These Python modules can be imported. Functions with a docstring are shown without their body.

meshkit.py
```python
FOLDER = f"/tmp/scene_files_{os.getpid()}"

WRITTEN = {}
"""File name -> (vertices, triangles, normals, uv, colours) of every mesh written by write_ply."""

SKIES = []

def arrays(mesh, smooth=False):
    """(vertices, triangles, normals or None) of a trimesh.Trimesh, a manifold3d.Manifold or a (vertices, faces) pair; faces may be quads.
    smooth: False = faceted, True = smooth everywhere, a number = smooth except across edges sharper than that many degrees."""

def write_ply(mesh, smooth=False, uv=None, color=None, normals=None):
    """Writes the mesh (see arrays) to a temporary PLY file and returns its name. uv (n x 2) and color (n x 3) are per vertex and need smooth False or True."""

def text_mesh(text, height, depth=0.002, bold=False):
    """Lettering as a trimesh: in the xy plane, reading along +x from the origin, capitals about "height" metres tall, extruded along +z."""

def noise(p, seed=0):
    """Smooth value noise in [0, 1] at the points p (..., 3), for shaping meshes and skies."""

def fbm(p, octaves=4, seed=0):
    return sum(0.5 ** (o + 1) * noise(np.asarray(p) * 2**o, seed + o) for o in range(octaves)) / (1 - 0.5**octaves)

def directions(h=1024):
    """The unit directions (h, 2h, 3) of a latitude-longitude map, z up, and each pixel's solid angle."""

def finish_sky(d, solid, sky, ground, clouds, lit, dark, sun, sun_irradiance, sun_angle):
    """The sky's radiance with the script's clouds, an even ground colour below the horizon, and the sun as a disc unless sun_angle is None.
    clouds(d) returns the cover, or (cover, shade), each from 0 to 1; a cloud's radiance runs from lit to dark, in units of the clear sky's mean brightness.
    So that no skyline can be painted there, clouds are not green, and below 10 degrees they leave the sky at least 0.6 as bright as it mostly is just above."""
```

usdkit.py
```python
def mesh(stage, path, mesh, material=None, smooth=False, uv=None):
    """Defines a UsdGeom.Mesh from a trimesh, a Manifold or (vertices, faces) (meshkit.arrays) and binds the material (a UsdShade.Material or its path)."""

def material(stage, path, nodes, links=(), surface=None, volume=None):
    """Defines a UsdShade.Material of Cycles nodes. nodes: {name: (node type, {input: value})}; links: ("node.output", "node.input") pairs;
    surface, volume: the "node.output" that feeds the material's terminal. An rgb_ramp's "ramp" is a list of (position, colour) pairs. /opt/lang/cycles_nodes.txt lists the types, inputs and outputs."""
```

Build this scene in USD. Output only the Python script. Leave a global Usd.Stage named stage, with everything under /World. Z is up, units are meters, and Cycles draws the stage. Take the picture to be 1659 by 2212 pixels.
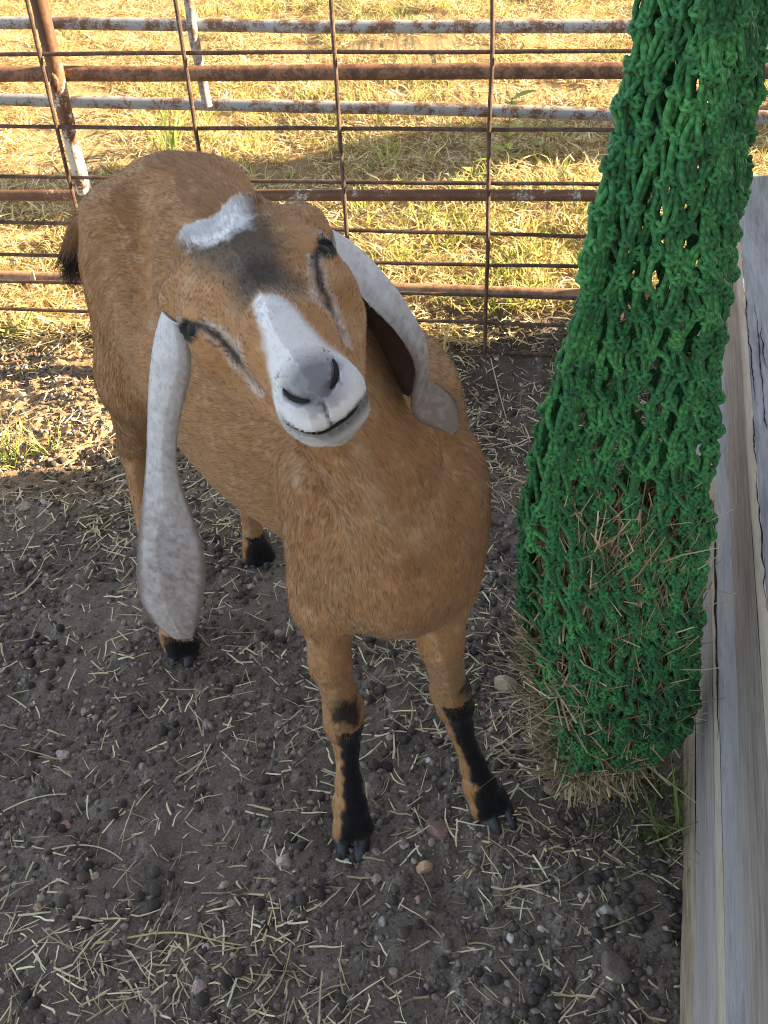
import math, random
import numpy as np
import trimesh
import usdkit, meshkit
from pxr import Usd, UsdGeom, UsdLux, UsdShade, Sdf, Gf, Vt
from scipy.spatial import cKDTree

stage = Usd.Stage.CreateInMemory()
UsdGeom.Xform.Define(stage, '/World')

# ---------------------------------------------------------------- camera
FPX, PITCH, ROLL, HCAM = 2218.63, 0.674299, 0.0547304, 0.798148   # focal length in units of a 1659 wide picture
CEN = np.array([829.5, 1106.0])
EYE = np.array([0.0, 0.0, HCAM])
_F = np.array([0, math.cos(PITCH), -math.sin(PITCH)])
_r, _d = np.array([1.0, 0, 0]), np.array([0, -math.sin(PITCH), -math.cos(PITCH)])
_R, _D = math.cos(ROLL) * _r + math.sin(ROLL) * _d, -math.sin(ROLL) * _r + math.cos(ROLL) * _d
cam = UsdGeom.Camera.Define(stage, '/World/camera')
M = np.eye(4)
M[0, :3], M[1, :3], M[2, :3], M[3, :3] = _R, -_D, -_F, EYE
cam.AddTransformOp().Set(Gf.Matrix4d(*M.ravel().tolist()))
cam.CreateFocalLengthAttr(48.0)
cam.CreateHorizontalApertureAttr(48.0 * 1659 / FPX)
cam.CreateVerticalApertureAttr(48.0 * 2212 / FPX)
cam.CreateClippingRangeAttr((0.02, 5000.0))
EXPOSURE = 3.05
cam.CreateExposureAttr(EXPOSURE)

# ---------------------------------------------------------------- sky and sun
SUN_AZ = math.atan2(0.998, 0.05)            # direction towards the sun, measured from +y to +x
SUN_EL = math.radians(19.0)
SUN = np.array([math.sin(SUN_AZ) * math.cos(SUN_EL), math.cos(SUN_AZ) * math.cos(SUN_EL), math.sin(SUN_EL)])
sky_mat = usdkit.material(stage, '/World/Looks/sky', {
    'sky': ('sky_texture', {'sky_type': 'single_scattering', 'sun_disc': False, 'sun_elevation': SUN_EL, 'sun_rotation': SUN_AZ, 'altitude': 200.0, 'aerosol_density': 1.6}),
    'tc': ('texture_coordinate', {}), 'n': ('noise_texture', {'scale': 1.6, 'detail': 5.0, 'roughness': 0.55}),
    'r': ('rgb_ramp', {'ramp': [(0.30, (0.45, 0.45, 0.45)), (0.70, (0.92, 0.92, 0.92))]}), 'whiten': ('mix_color', {'b': (0.98, 0.93, 0.86)}),   # warm white added to the unseen sky so the shade is less blue
    'bg': ('background_shader', {'strength': 0.09})},
    [('tc.generated', 'n.vector'), ('n.fac', 'r.fac'), ('r.color', 'whiten.fac'), ('sky.color', 'whiten.a'), ('whiten.result', 'bg.color')], surface='bg.background')
dome = UsdLux.DomeLight.Define(stage, '/World/sky')
UsdShade.MaterialBindingAPI.Apply(dome.GetPrim()).Bind(sky_mat)
dome.GetPrim().SetCustomDataByKey('kind', 'structure')
sun = UsdLux.DistantLight.Define(stage, '/World/sun')
sun.CreateNormalizeAttr(True)
sun.CreateIntensityAttr(1.15)
sun.CreateAngleAttr(0.5)
sun.CreateColorAttr(Gf.Vec3f(1.0, 0.79, 0.50))
_z = SUN; _x = np.cross([0, 0, 1.0], _z); _x /= np.linalg.norm(_x); _y = np.cross(_z, _x)
Ms = np.eye(4); Ms[0, :3], Ms[1, :3], Ms[2, :3] = _x, _y, _z
sun.AddTransformOp().Set(Gf.Matrix4d(*Ms.ravel().tolist()))

SHADE_WALL_X, SHADE_WALL_Y = 1.45, 1.225                  # far corner of the unseen wall added to shade the pen
POST = (1.75, 2.235, 0.15)                    # x, y, radius of the post whose shadow crosses the grass

# ---------------------------------------------------------------- helpers
def ray(u, v):
    return ((u - CEN[0]) * _R + (v - CEN[1]) * _D) / FPX + _F
def at(u, v, z=0.0):                      # where the sight line of a picture point meets a height
    w = ray(u, v)
    return EYE + w * (z - HCAM) / w[2]
def Q(u, v, d):                           # at a depth along the view
    return EYE + ray(u, v) * d
def prj(P):
    q = np.asarray(P, float) - EYE
    z = q @ _F
    return np.stack([CEN[0] + FPX * (q @ _R) / z, CEN[1] + FPX * (q @ _D) / z, z], -1)
def unit(v):
    v = np.asarray(v, float)
    return v / np.maximum(np.linalg.norm(v, axis=-1, keepdims=True), 1e-12)
USED = {}
def path_for(name, parent='/World'):
    k = (str(parent), name)
    n = USED.get(k, 0)
    USED[k] = n + 1
    return f"{parent}/{name}" + (f"_{n:03d}" if n else '')
def tag(p, label=None, cat=None, group=None, kind=None):
    p = p.GetPrim() if hasattr(p, 'GetPrim') else p
    for k, v in (('label', label), ('category', cat), ('group', group), ('kind', kind)):
        if v: p.SetCustomDataByKey(k, v)
    return p
def thing(name, label, cat, group=None, loc=(0, 0, 0)):
    x = UsdGeom.Xform.Define(stage, path_for(name))
    if any(loc): x.AddTranslateOp().Set(Gf.Vec3d(*map(float, loc)))
    tag(x, label, cat, group)
    return x.GetPath()
def obj(name, mesh, mat, parent='/World', smooth=30, color=None):
    if color is not None and smooth not in (True, False):       # sharp edges split vertices: carry the colours along
        v0 = np.asarray(mesh[0]); v, f, n = meshkit.arrays(mesh, smooth)
        color = np.asarray(color)[cKDTree(v0).query(v)[1]]
        m = usdkit.mesh(stage, path_for(name, parent), (v, f), mat, smooth=False)
        m.CreateNormalsAttr(Vt.Vec3fArray.FromNumpy(n.astype(np.float32))); m.SetNormalsInterpolation('vertex')
    else:
        m = usdkit.mesh(stage, path_for(name, parent), mesh, mat, smooth=smooth)
    if color is not None:
        UsdGeom.PrimvarsAPI(m).CreatePrimvar('Col', Sdf.ValueTypeNames.Color3fArray, 'vertex').Set(Vt.Vec3fArray.FromNumpy(np.asarray(color, np.float32)))
    return m
def tube(pts, rad, n=8, caps=True):
    """a round bar along pts with radius rad (number or per point)"""
    pts = np.asarray(pts, float); m = len(pts)
    rad = np.broadcast_to(rad, m)
    t = unit(np.gradient(pts, axis=0))
    up = np.array([0.123, 0.345, 0.93]) if abs(t[0, 2]) < 0.9 else np.array([1.0, 0.1, 0])
    a = np.zeros_like(pts); a[0] = unit(np.cross(t[0], up))
    for i in range(1, m):
        a[i] = unit(a[i - 1] - t[i] * (a[i - 1] @ t[i]))
    b = np.cross(t, a)
    ang = np.arange(n) / n * 2 * np.pi
    v = (pts[:, None] + rad[:, None, None] * (np.cos(ang)[None, :, None] * a[:, None] + np.sin(ang)[None, :, None] * b[:, None])).reshape(-1, 3)
    i, j = np.meshgrid(np.arange(m - 1), np.arange(n), indexing='ij')
    k = (j + 1) % n
    q = np.stack([i * n + j, i * n + k, (i + 1) * n + k, (i + 1) * n + j], -1).reshape(-1, 4)
    f = np.vstack([q[:, [0, 1, 2]], q[:, [0, 2, 3]]])
    if caps:
        c0 = [[0, k + 1, k] for k in range(1, n - 1)]
        o = (m - 1) * n
        c1 = [[o, o + k, o + k + 1] for k in range(1, n - 1)]
        f = np.vstack([f, c0, c1])
    return v, f[:, ::-1]
def join(parts):
    vs, fs, o = [], [], 0
    for v, f in parts:
        vs.append(v); fs.append(np.asarray(f) + o); o += len(v)
    return np.vstack(vs), np.vstack(fs)
def smooth_path(P, n):
    P = np.asarray(P, float); t = np.r_[0, np.cumsum(np.linalg.norm(np.diff(P, axis=0), axis=1))]
    from scipy.interpolate import CubicSpline
    return CubicSpline(t, P)(np.linspace(0, t[-1], n))
# ================================================================ ground
FD = np.array([math.cos(-0.18328), math.sin(-0.18328), 0.0]); FNR = np.array([-FD[1], FD[0], 0.0])   # along and across the wire panel
F0 = np.array([-0.430571, 1.493666, 0.0])
TD = np.array([math.sin(math.radians(15.3)), math.cos(math.radians(15.3)), 0.0]); TN = np.array([TD[1], -TD[0], 0.0])
T0 = np.array([0.2085, 0.358, 0.0])
def sstep(x, a, b):
    t = np.clip((np.asarray(x, float) - a) / (b - a), 0, 1)
    return t * t * (3 - 2 * t)
def beyond(x, y): return (x - F0[0]) * FNR[0] + (y - F0[1]) * FNR[1]      # metres past the wire panel
def zg(x, y):
    x, y = np.asarray(x, float), np.asarray(y, float)
    P = np.stack([x, y, 0 * x], -1)
    b = beyond(x, y)
    near = np.exp(-np.maximum(np.hypot(x, y - 1.0) - 1.2, 0) / 1.5)
    z = (meshkit.fbm(P * 3.1, 3, 1) - 0.5) * 0.030 + (meshkit.fbm(P * 22, 3, 2) - 0.5) * 0.016 * near + (meshkit.fbm(P * 95, 3, 3) - 0.5) * 0.0105 * near
    z = z + 0.035 * sstep(b, -0.03, 0.10) * sstep(x, -0.2, 0.25)         # the bank past the panel, on the net's side
    z = z - 0.025 * np.exp(-((b + 0.12) / 0.12) ** 2) * sstep(x, -0.1, 0.25)
    far = np.maximum(np.hypot(x, y) - 12, 0)
    return z - 0.004 + (meshkit.fbm(P * 0.05, 3, 4) - 0.5) * 1.2 * np.clip(far / 60, 0, 1)
def axis(lo, hi, step, out, grow):
    a = list(np.arange(lo, hi, step)); s = step
    while a[-1] < out[1]: s *= grow; a.append(a[-1] + s)
    s = step
    while a[0] > out[0]: s *= grow; a.insert(0, a[0] - s)
    return np.array(a)
gx, gy = axis(-0.72, 0.62, 0.0038, (-400, 400), 1.10), axis(0.28, 1.75, 0.0045, (-400, 500), 1.085)
GX, GY = np.meshgrid(gx, gy, indexing='ij')
gv = np.stack([GX, GY, zg(GX, GY)], -1).reshape(-1, 3)
i, j = np.meshgrid(np.arange(len(gx) - 1), np.arange(len(gy) - 1), indexing='ij'); nn = len(gy)
gq = np.stack([i * nn + j, (i + 1) * nn + j, (i + 1) * nn + j + 1, i * nn + j + 1], -1).reshape(-1, 4)
bb = beyond(gv[:, 0], gv[:, 1])
grassy = sstep(bb + (meshkit.fbm(gv * 9, 3, 8) - 0.5) * 0.35 - 0.10 * sstep(gv[:, 0], 0.05, 0.3), -0.05, 0.22)
nb_ = meshkit.fbm(gv * 14, 3, 31)[:, None]; nf = meshkit.noise(gv * 190, 32)[:, None]; ng = meshkit.fbm(gv * 2.2, 3, 33)[:, None]
soil = np.array([0.158, 0.134, 0.110]) * (0.62 + 0.75 * nb_) * (0.8 + 0.4 * nf) + np.array([0.03, 0.022, 0.014]) * (ng - 0.4)
sun_tint = (sstep(gv[:, 1], 0.95, 1.2) * sstep(-gv[:, 0], 0.12, 0.38))[:, None]  # golden warmth of the sun patch painted into the soil colour
soil = soil * (1 - sun_tint) + sun_tint * np.array([0.27, 0.18, 0.10]) * (0.55 + 0.9 * nb_) * (0.8 + 0.4 * nf)
bank_shade = (sstep(gv[:, 1], 0.98, 1.15) * sstep(gv[:, 0], -0.06, 0.10) * (0.4 + 0.6 * sstep(nb_[:, 0], 0.35, 0.6)))[:, None]  # shade on the bank painted into the soil as a darker tint
soil = soil * (1 - bank_shade * np.array([0.50, 0.56, 0.62]))
thatch = np.array([0.27, 0.19, 0.095]) * (0.6 + 0.8 * nb_) * (0.75 + 0.5 * nf)
thatch = thatch * (1 - 0.35 * sstep(ng, 0.5, 0.65)) + np.array([0.19, 0.125, 0.07]) * 0.35 * sstep(ng, 0.5, 0.65)
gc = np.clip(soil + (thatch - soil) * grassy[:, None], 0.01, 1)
ground_mat = usdkit.material(stage, '/World/Looks/ground', {
    'a': ('attribute', {'attribute': 'Col'}), 'g': ('geometry', {}),
    'n': ('noise_texture', {'scale': 420.0, 'detail': 4.0, 'roughness': 0.65}), 'r': ('rgb_ramp', {'ramp': [(0.25, (0.55, 0.55, 0.56)), (0.5, (1, 1, 1)), (0.66, (1.5, 1.47, 1.42)), (0.73, (3.0, 2.9, 2.7))]}),
    'm': ('mix_color', {'blend_type': 'multiply', 'fac': 1.0}), 'b': ('bump', {'strength': 0.8, 'distance': 0.003}),
    'p': ('principled_bsdf', {'roughness': 0.92, 'specular_ior_level': 0.2})},
    [('g.position', 'n.vector'), ('n.fac', 'r.fac'), ('a.color', 'm.a'), ('r.color', 'm.b'), ('m.result', 'p.base_color'), ('n.fac', 'b.height'), ('b.normal', 'p.normal')], surface='p.BSDF')
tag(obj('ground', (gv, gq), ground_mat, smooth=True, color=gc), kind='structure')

# ================================================================ metal of the fences
def metal(name, base, rust, amount, rough=0.6, sc=60.0, spots=260.0, up=0.0, z0=0.25):
    return usdkit.material(stage, '/World/Looks/' + name, {
        'g': ('geometry', {}), 'mp': ('mapping', {'scale': (1, 1, 1)}), 'n': ('noise_texture', {'scale': sc, 'detail': 5.0, 'roughness': 0.7}),
        'n2': ('noise_texture', {'scale': spots, 'detail': 3.0}), 'ad0': ('math', {'math_type': 'multiply_add', 'value2': 0.45}), 'xyz': ('separate_xyz', {}), 'zz': ('math', {'math_type': 'subtract', 'value2': z0}), 'ad': ('math', {'math_type': 'multiply_add', 'value2': up}),
        'r': ('rgb_ramp', {'ramp': [(max(amount - 0.05, 0.01), base), (amount + 0.03, rust), (1.0, tuple(c * 0.45 for c in rust))]}),
        'b': ('bump', {'strength': 0.5, 'distance': 0.0006}),
        'p': ('principled_bsdf', {'roughness': rough, 'specular_ior_level': 0.35})},
        [('g.position', 'mp.vector'), ('mp.vector', 'n.vector'), ('g.position', 'n2.vector'), ('n2.fac', 'ad0.value1'), ('n.fac', 'ad0.value3'), ('g.position', 'xyz.vector'), ('xyz.z', 'zz.value1'), ('zz.value', 'ad.value1'), ('ad0.value', 'ad.value3'), ('ad.value', 'r.fac'), ('r.color', 'p.base_color'), ('ad.value', 'b.height'), ('b.normal', 'p.normal')], surface='p.BSDF')
wire_m = metal('rusty_wire', (0.115, 0.075, 0.055), (0.075, 0.042, 0.028), 0.70)
rust_m = metal('rusty_pipe', (0.22, 0.115, 0.065), (0.13, 0.062, 0.036), 0.72, 0.7)
white_m = metal('worn_white_pipe', (0.29, 0.295, 0.30), (0.15, 0.085, 0.05), 0.745, 0.55, 45.0, 560.0)
mixed_m = metal('half_rusted_pipe', (0.42, 0.40, 0.37), (0.17, 0.085, 0.048), 0.60, 0.55, 26.0, 300.0)
post_m = metal('peeling_post', (0.50, 0.47, 0.41), (0.17, 0.085, 0.048), 0.72, 0.55, 26.0, 300.0, 1.6, 0.30)
tanp_m = metal('tan_pipe', (0.30, 0.19, 0.115), (0.21, 0.115, 0.065), 0.74, 0.6, 30.0)
rf = np.random.default_rng(5)
def wavy(a, b, n, amp, r=rf):
    t = np.linspace(0, 1, n)[:, None]
    w = np.cumsum(r.normal(0, 1, (n, 3)), 0); w -= w.mean(0); w /= np.abs(w).max() + 1e-9
    return np.asarray(a) + (np.asarray(b) - a) * t + w * amp
panel = thing('wire_panel', 'rusty welded wire stock panel of crossing rods at the edge of the pen', 'fence panel')
ROWS = [0.0, 0.044, 0.092, 0.14, 0.189, 0.262, 0.336, 0.431, 0.535, 0.64]
S0, S1 = -0.95, 0.95
for k, hz in enumerate(ROWS):
    a, b = F0 + FD * S0 + [0, 0, hz], F0 + FD * S1 + [0, 0, hz]
    obj('horizontal_wire', tube(wavy(a, b, 36, 0.0035 if k else 0.006), 0.0028, 8), wire_m, panel)
for k in range(-4, 5):
    s = 0.2032 * k + 0.0
    o = F0 + FD * s - FNR * 0.0050
    obj('vertical_wire', tube(wavy(o + [0, 0, -0.006], o + [0, 0, 0.66], 20, 0.0016), 0.0029, 8), wire_m, panel)
def onplane(u, v, off): 
    w = ray(u, v); n = FNR
    return EYE + w * ((F0 + FNR * off - EYE) @ n) / (w @ n)
def pipe(name, p, q, off, r, mat, parent, ext=(0, 0), seg=14, amp=0.002):
    a, b = onplane(*p, off), onplane(*q, off); d = unit(b - a)
    a, b = a - d * ext[0], b + d * ext[1]
    return obj(name, tube(wavy(a, b, seg, amp), r, 18), mat, parent, smooth=50)
gate = thing('pipe_gate', 'brown rusted pipe gate with a leaning upright pipe behind the wire rods', 'gate')
pipe('horizontal_pipe', (0, 159), (1345, 155), 0.045, 0.0104, rust_m, gate, (0.5, 0.22))
pipe('horizontal_pipe', (0, 422), (1285, 424), 0.045, 0.0084, mixed_m, gate, (0.5, 0.2))
pipe('horizontal_pipe', (0, 598), (1240, 634), 0.045, 0.0088, tanp_m, gate, (0.5, 0.2))
post = pipe('upright_pipe', (84, 0), (181, 418), 0.028, 0.0112, post_m, gate, (0.12, 0.0))
# weld bead where the upright meets the rail
bead = trimesh.creation.icosphere(2, 0.006); bead.vertices *= [1.0, 0.6, 2.2]; bead.vertices += (meshkit.noise(bead.vertices * 400, 3)[:, None] - 0.5) * 0.003
bead.apply_translation(onplane(118, 178, 0.016)); obj('weld_bead', bead, rust_m, gate)
gate2 = thing('white_pipe_gate', 'chipped white pipe gate standing farther out behind the brown one', 'gate')
pipe('horizontal_pipe', (0, 50), (1350, 59), 0.10, 0.0085, white_m, gate2, (0.6, 0.25))
pipe('horizontal_pipe', (0, 217), (1325, 244), 0.10, 0.0088, white_m, gate2, (0.6, 0.25))
pipe('upright_pipe', (406, -8), (447, 226), 0.086, 0.0072, white_m, gate2, (0.12, 0.0))

# ================================================================ timbers, added wall for shade, and post
def wood(name, c1, c2, c3, dirn, scale=1.0):
    # grain stretched along the length of the beam: coordinates turned into the beam's own directions first
    return usdkit.material(stage, '/World/Looks/' + name, {
        'g': ('geometry', {}), 'rot': ('vector_rotate', {'rotate_type': 'z_axis', 'angle': math.radians(15.3) if dirn == 'beam' else 0.0}),
        'mp': ('mapping', {'scale': (1.0, 0.085, 1.0)}), 'mp2': ('mapping', {'scale': (1.0, 0.09, 1.0)}),
        'n': ('noise_texture', {'scale': 130.0 * scale, 'detail': 6.0, 'roughness': 0.7, 'distortion': 0.4}),
        'n2': ('noise_texture', {'scale': 22.0 * scale, 'detail': 3.0}), 'n3': ('noise_texture', {'scale': 520.0 * scale, 'detail': 2.0}),
        'w': ('math', {'math_type': 'multiply_add', 'value2': 0.5}), 'w2': ('math', {'math_type': 'multiply_add', 'value2': 0.30}),
        'r': ('rgb_ramp', {'ramp': [(0.50, tuple(c * 0.62 for c in c1)), (0.64, c1), (0.84, c2), (1.05 * 0.98, c3)]}),
        'sum': ('math', {'math_type': 'add'}),
        'b': ('bump', {'strength': 0.7, 'distance': 0.0016}), 'p': ('principled_bsdf', {'roughness': 0.85, 'specular_ior_level': 0.25})},
        [('g.position', 'rot.vector'), ('rot.vector', 'mp.vector'), ('rot.vector', 'mp2.vector'), ('mp.vector', 'n.vector'), ('mp2.vector', 'n2.vector'), ('mp.vector', 'n3.vector'),
         ('n2.fac', 'w.value1'), ('n.fac', 'w.value3'), ('n3.fac', 'w2.value1'), ('w.value', 'w2.value3'), ('w2.value', 'r.fac'), ('r.color', 'p.base_color'), ('n.fac', 'b.height'), ('b.normal', 'p.normal')], surface='p.BSDF')
face_m = wood('timber_face', (0.19, 0.170, 0.169), (0.28, 0.252, 0.248), (0.37, 0.340, 0.332), 'beam')
ledge_m = wood('timber_ledge', (0.29, 0.287, 0.282), (0.41, 0.405, 0.40), (0.52, 0.515, 0.51), 'beam', 1.3)
side_m = wood('timber_side', (0.15, 0.128, 0.118), (0.23, 0.198, 0.182), (0.31, 0.273, 0.253), 'beam')
top_m = wood('timber_top', (0.17, 0.172, 0.176), (0.26, 0.262, 0.268), (0.35, 0.353, 0.36), 'beam', 0.9)
edge_m = wood('timber_edge', (0.24, 0.19, 0.14), (0.32, 0.27, 0.21), (0.39, 0.345, 0.285), 'beam')
bark_m = wood('timber_bark', (0.12, 0.09, 0.065), (0.22, 0.165, 0.115), (0.34, 0.27, 0.20), 'beam')
def strip(prof, s0, s1, n, amp, seed):
    """a strip of wood surface: profile points (across, up) swept along the beam with a little waviness"""
    s = np.linspace(s0, s1, n); V = []
    for k, (a, z) in enumerate(prof):
        w = (meshkit.fbm(np.stack([s * 5, s * 0 + k * 0.7 + seed, s * 0], -1), 3, seed) - 0.5) * 2 * amp
        w2 = (meshkit.fbm(np.stack([s * 6, s * 0 + k * 0.7 + seed, s * 0 + 9], -1), 3, seed + 1) - 0.5) * 2 * amp
        V.append(T0 + TD * s[:, None] + TN * (a + w)[:, None] + np.array([0, 0, 1.0]) * (z + w2)[:, None])
    V = np.stack(V, 1).reshape(-1, 3); m = len(prof)
    i, j = np.meshgrid(np.arange(n - 1), np.arange(m - 1), indexing='ij')
    q = np.stack([i * m + j, i * m + j + 1, (i + 1) * m + j + 1, (i + 1) * m + j], -1).reshape(-1, 4)
    return V, q[:, ::-1]
B0, B1 = -0.9, 1.10
H1, H2, LW, TW = 0.142, 0.242, 0.018, 0.071
beam = thing('lower_timber', 'weathered lower timber with a pale ledge and purplish side, lying on the soil', 'timber')
obj('side_face', strip([(0.002, 0.012), (0.001, 0.05), (0.0, 0.10), (0.0, H1 - 0.006)], B0, B1, 120, 0.0012, 3), face_m, beam, smooth=True)
obj('splintered_edge', strip([(0.0, H1 - 0.006), (0.0012, H1 - 0.002), (0.004, H1)], B0, B1, 160, 0.0007, 4), edge_m, beam, smooth=True)
obj('ledge', strip([(0.004, H1), (0.011, H1 + 0.0006), (LW + 0.004, H1)], B0, B1, 120, 0.0006, 5), ledge_m, beam, smooth=True)
obj('bottom_edge', strip([(-0.004, -0.03), (-0.007, 0.008), (-0.004, 0.022), (0.0025, 0.026)], B0, B1, 200, 0.0030, 6), bark_m, beam, smooth=True)
obj('end_grain', trimesh.creation.box([0.012, 0.004, 0.12], trimesh.transformations.translation_matrix(T0 + TD * B0 + TN * 0.012 + [0, 0, 0.08])), face_m, beam)
beam2 = thing('upper_timber', 'grey cracked upper timber with a brown side, set back on the lower one', 'timber')
obj('side_face', strip([(LW, H1 - 0.01), (LW - 0.0005, H1 + 0.05), (LW, H2 - 0.007)], B0, B1, 120, 0.0010, 13), side_m, beam2, smooth=True)
obj('splintered_edge', strip([(LW, H2 - 0.007), (LW + 0.0015, H2 - 0.002), (LW + 0.006, H2)], B0, B1, 160, 0.0010, 14), edge_m, beam2, smooth=True)
obj('top_face', strip([(LW + 0.006, H2), (LW + 0.03, H2 + 0.002), (LW + 0.055, H2 + 0.002), (LW + TW, H2)], B0, B1, 120, 0.0010, 15), top_m, beam2, smooth=True)
obj('outer_face', strip([(LW + TW, H2), (LW + TW, 0.10), (LW + TW, -0.03)], B0, B1, 60, 0.0010, 16), side_m, beam2, smooth=True)
dark_m = usdkit.material(stage, '/World/Looks/crack', {'p': ('principled_bsdf', {'base_color': (0.035, 0.032, 0.034), 'roughness': 1.0, 'specular_ior_level': 0.0})}, [], surface='p.BSDF')
def crack(parent, pts, w):
    """a drying crack: a thin dark sliver lying in the wood, given by points along and across the top"""
    pts = np.asarray(pts, float); s = np.linspace(pts[0, 0], pts[-1, 0], 26)
    a = np.interp(s, pts[:, 0], pts[:, 1]) + (meshkit.fbm(np.stack([s * 60, s * 0 + pts[0, 1] * 900, s * 0], -1), 3, 5) - 0.5) * 0.004
    z = np.interp(s, pts[:, 0], pts[:, 2]) + 0.0022
    ww = w * np.sin(np.linspace(0.12, math.pi - 0.12, 26)) * (0.6 + 0.8 * rf.random(26))
    L = T0 + TD * s[:, None] + TN * (a - ww)[:, None] + np.array([0, 0, 1.0]) * z[:, None]
    R = L + TN * (2 * ww)[:, None]
    V = np.stack([L, R], 1).reshape(-1, 3)
    q = np.array([[2 * k, 2 * k + 1, 2 * k + 3, 2 * k + 2] for k in range(25)])
    obj('crack', (V, q), dark_m, parent, smooth=False)
def top_at(u, v, h=H2):
    P = at(u, v, h); return (P - T0) @ TD, (P - T0) @ TN
for pts in ([(1646, 700), (1652, 800)], [(1622, 690), (1626, 790), (1629, 880)], [(1640, 660), (1644, 760), (1652, 900)], [(1630, 900), (1634, 1010)], [(1640, 1020), (1646, 1180), (1655, 1330)], [(1612, 640), (1614, 700)], [(1652, 880), (1654, 930)]):
    crack(beam2, [(*top_at(*p), H2) for p in pts], 0.0007)
for pts in ([(1541, 1090), (1545, 1250), (1551, 1480), (1552, 1600)], ):
    crack(beam, [(*top_at(*p, H1), H1 - 0.0008) for p in pts], 0.0010)
# an unseen board wall added to shade the pen and a round post, both past the right edge of the picture
board_m = wood('unseen_board', (0.20, 0.15, 0.11), (0.30, 0.235, 0.18), (0.40, 0.33, 0.27), 'z', 0.5)
shade_wall = thing('board_wall', 'low board wall added out of view to shade the pen from the right', 'wall')
for k in range(9):
    y1 = SHADE_WALL_Y - 0.2 * k
    bx = trimesh.creation.box([0.025, 0.21, 1.7 + 0.02 * (k % 3)]); bx.apply_translation([SHADE_WALL_X + 0.028 * (k % 2), y1 - 0.1, 0.8])
    obj('board', bx, board_m, shade_wall)
bx = trimesh.creation.box([0.025, 0.235, 0.66]); bx.apply_translation([SHADE_WALL_X + 0.028, SHADE_WALL_Y + 0.105, 0.30]); obj('board', bx, board_m, shade_wall)  # low extra board added to shade the far end of the timbers
fpost = thing('fence_post', 'thick round wooden fence post beyond the gate', 'post')
obj('shaft', tube(wavy([POST[0], POST[1], -0.1], [POST[0], POST[1], 2.0], 12, 0.01), np.linspace(POST[2], POST[2] * 0.9, 12), 16), board_m, fpost)
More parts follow.
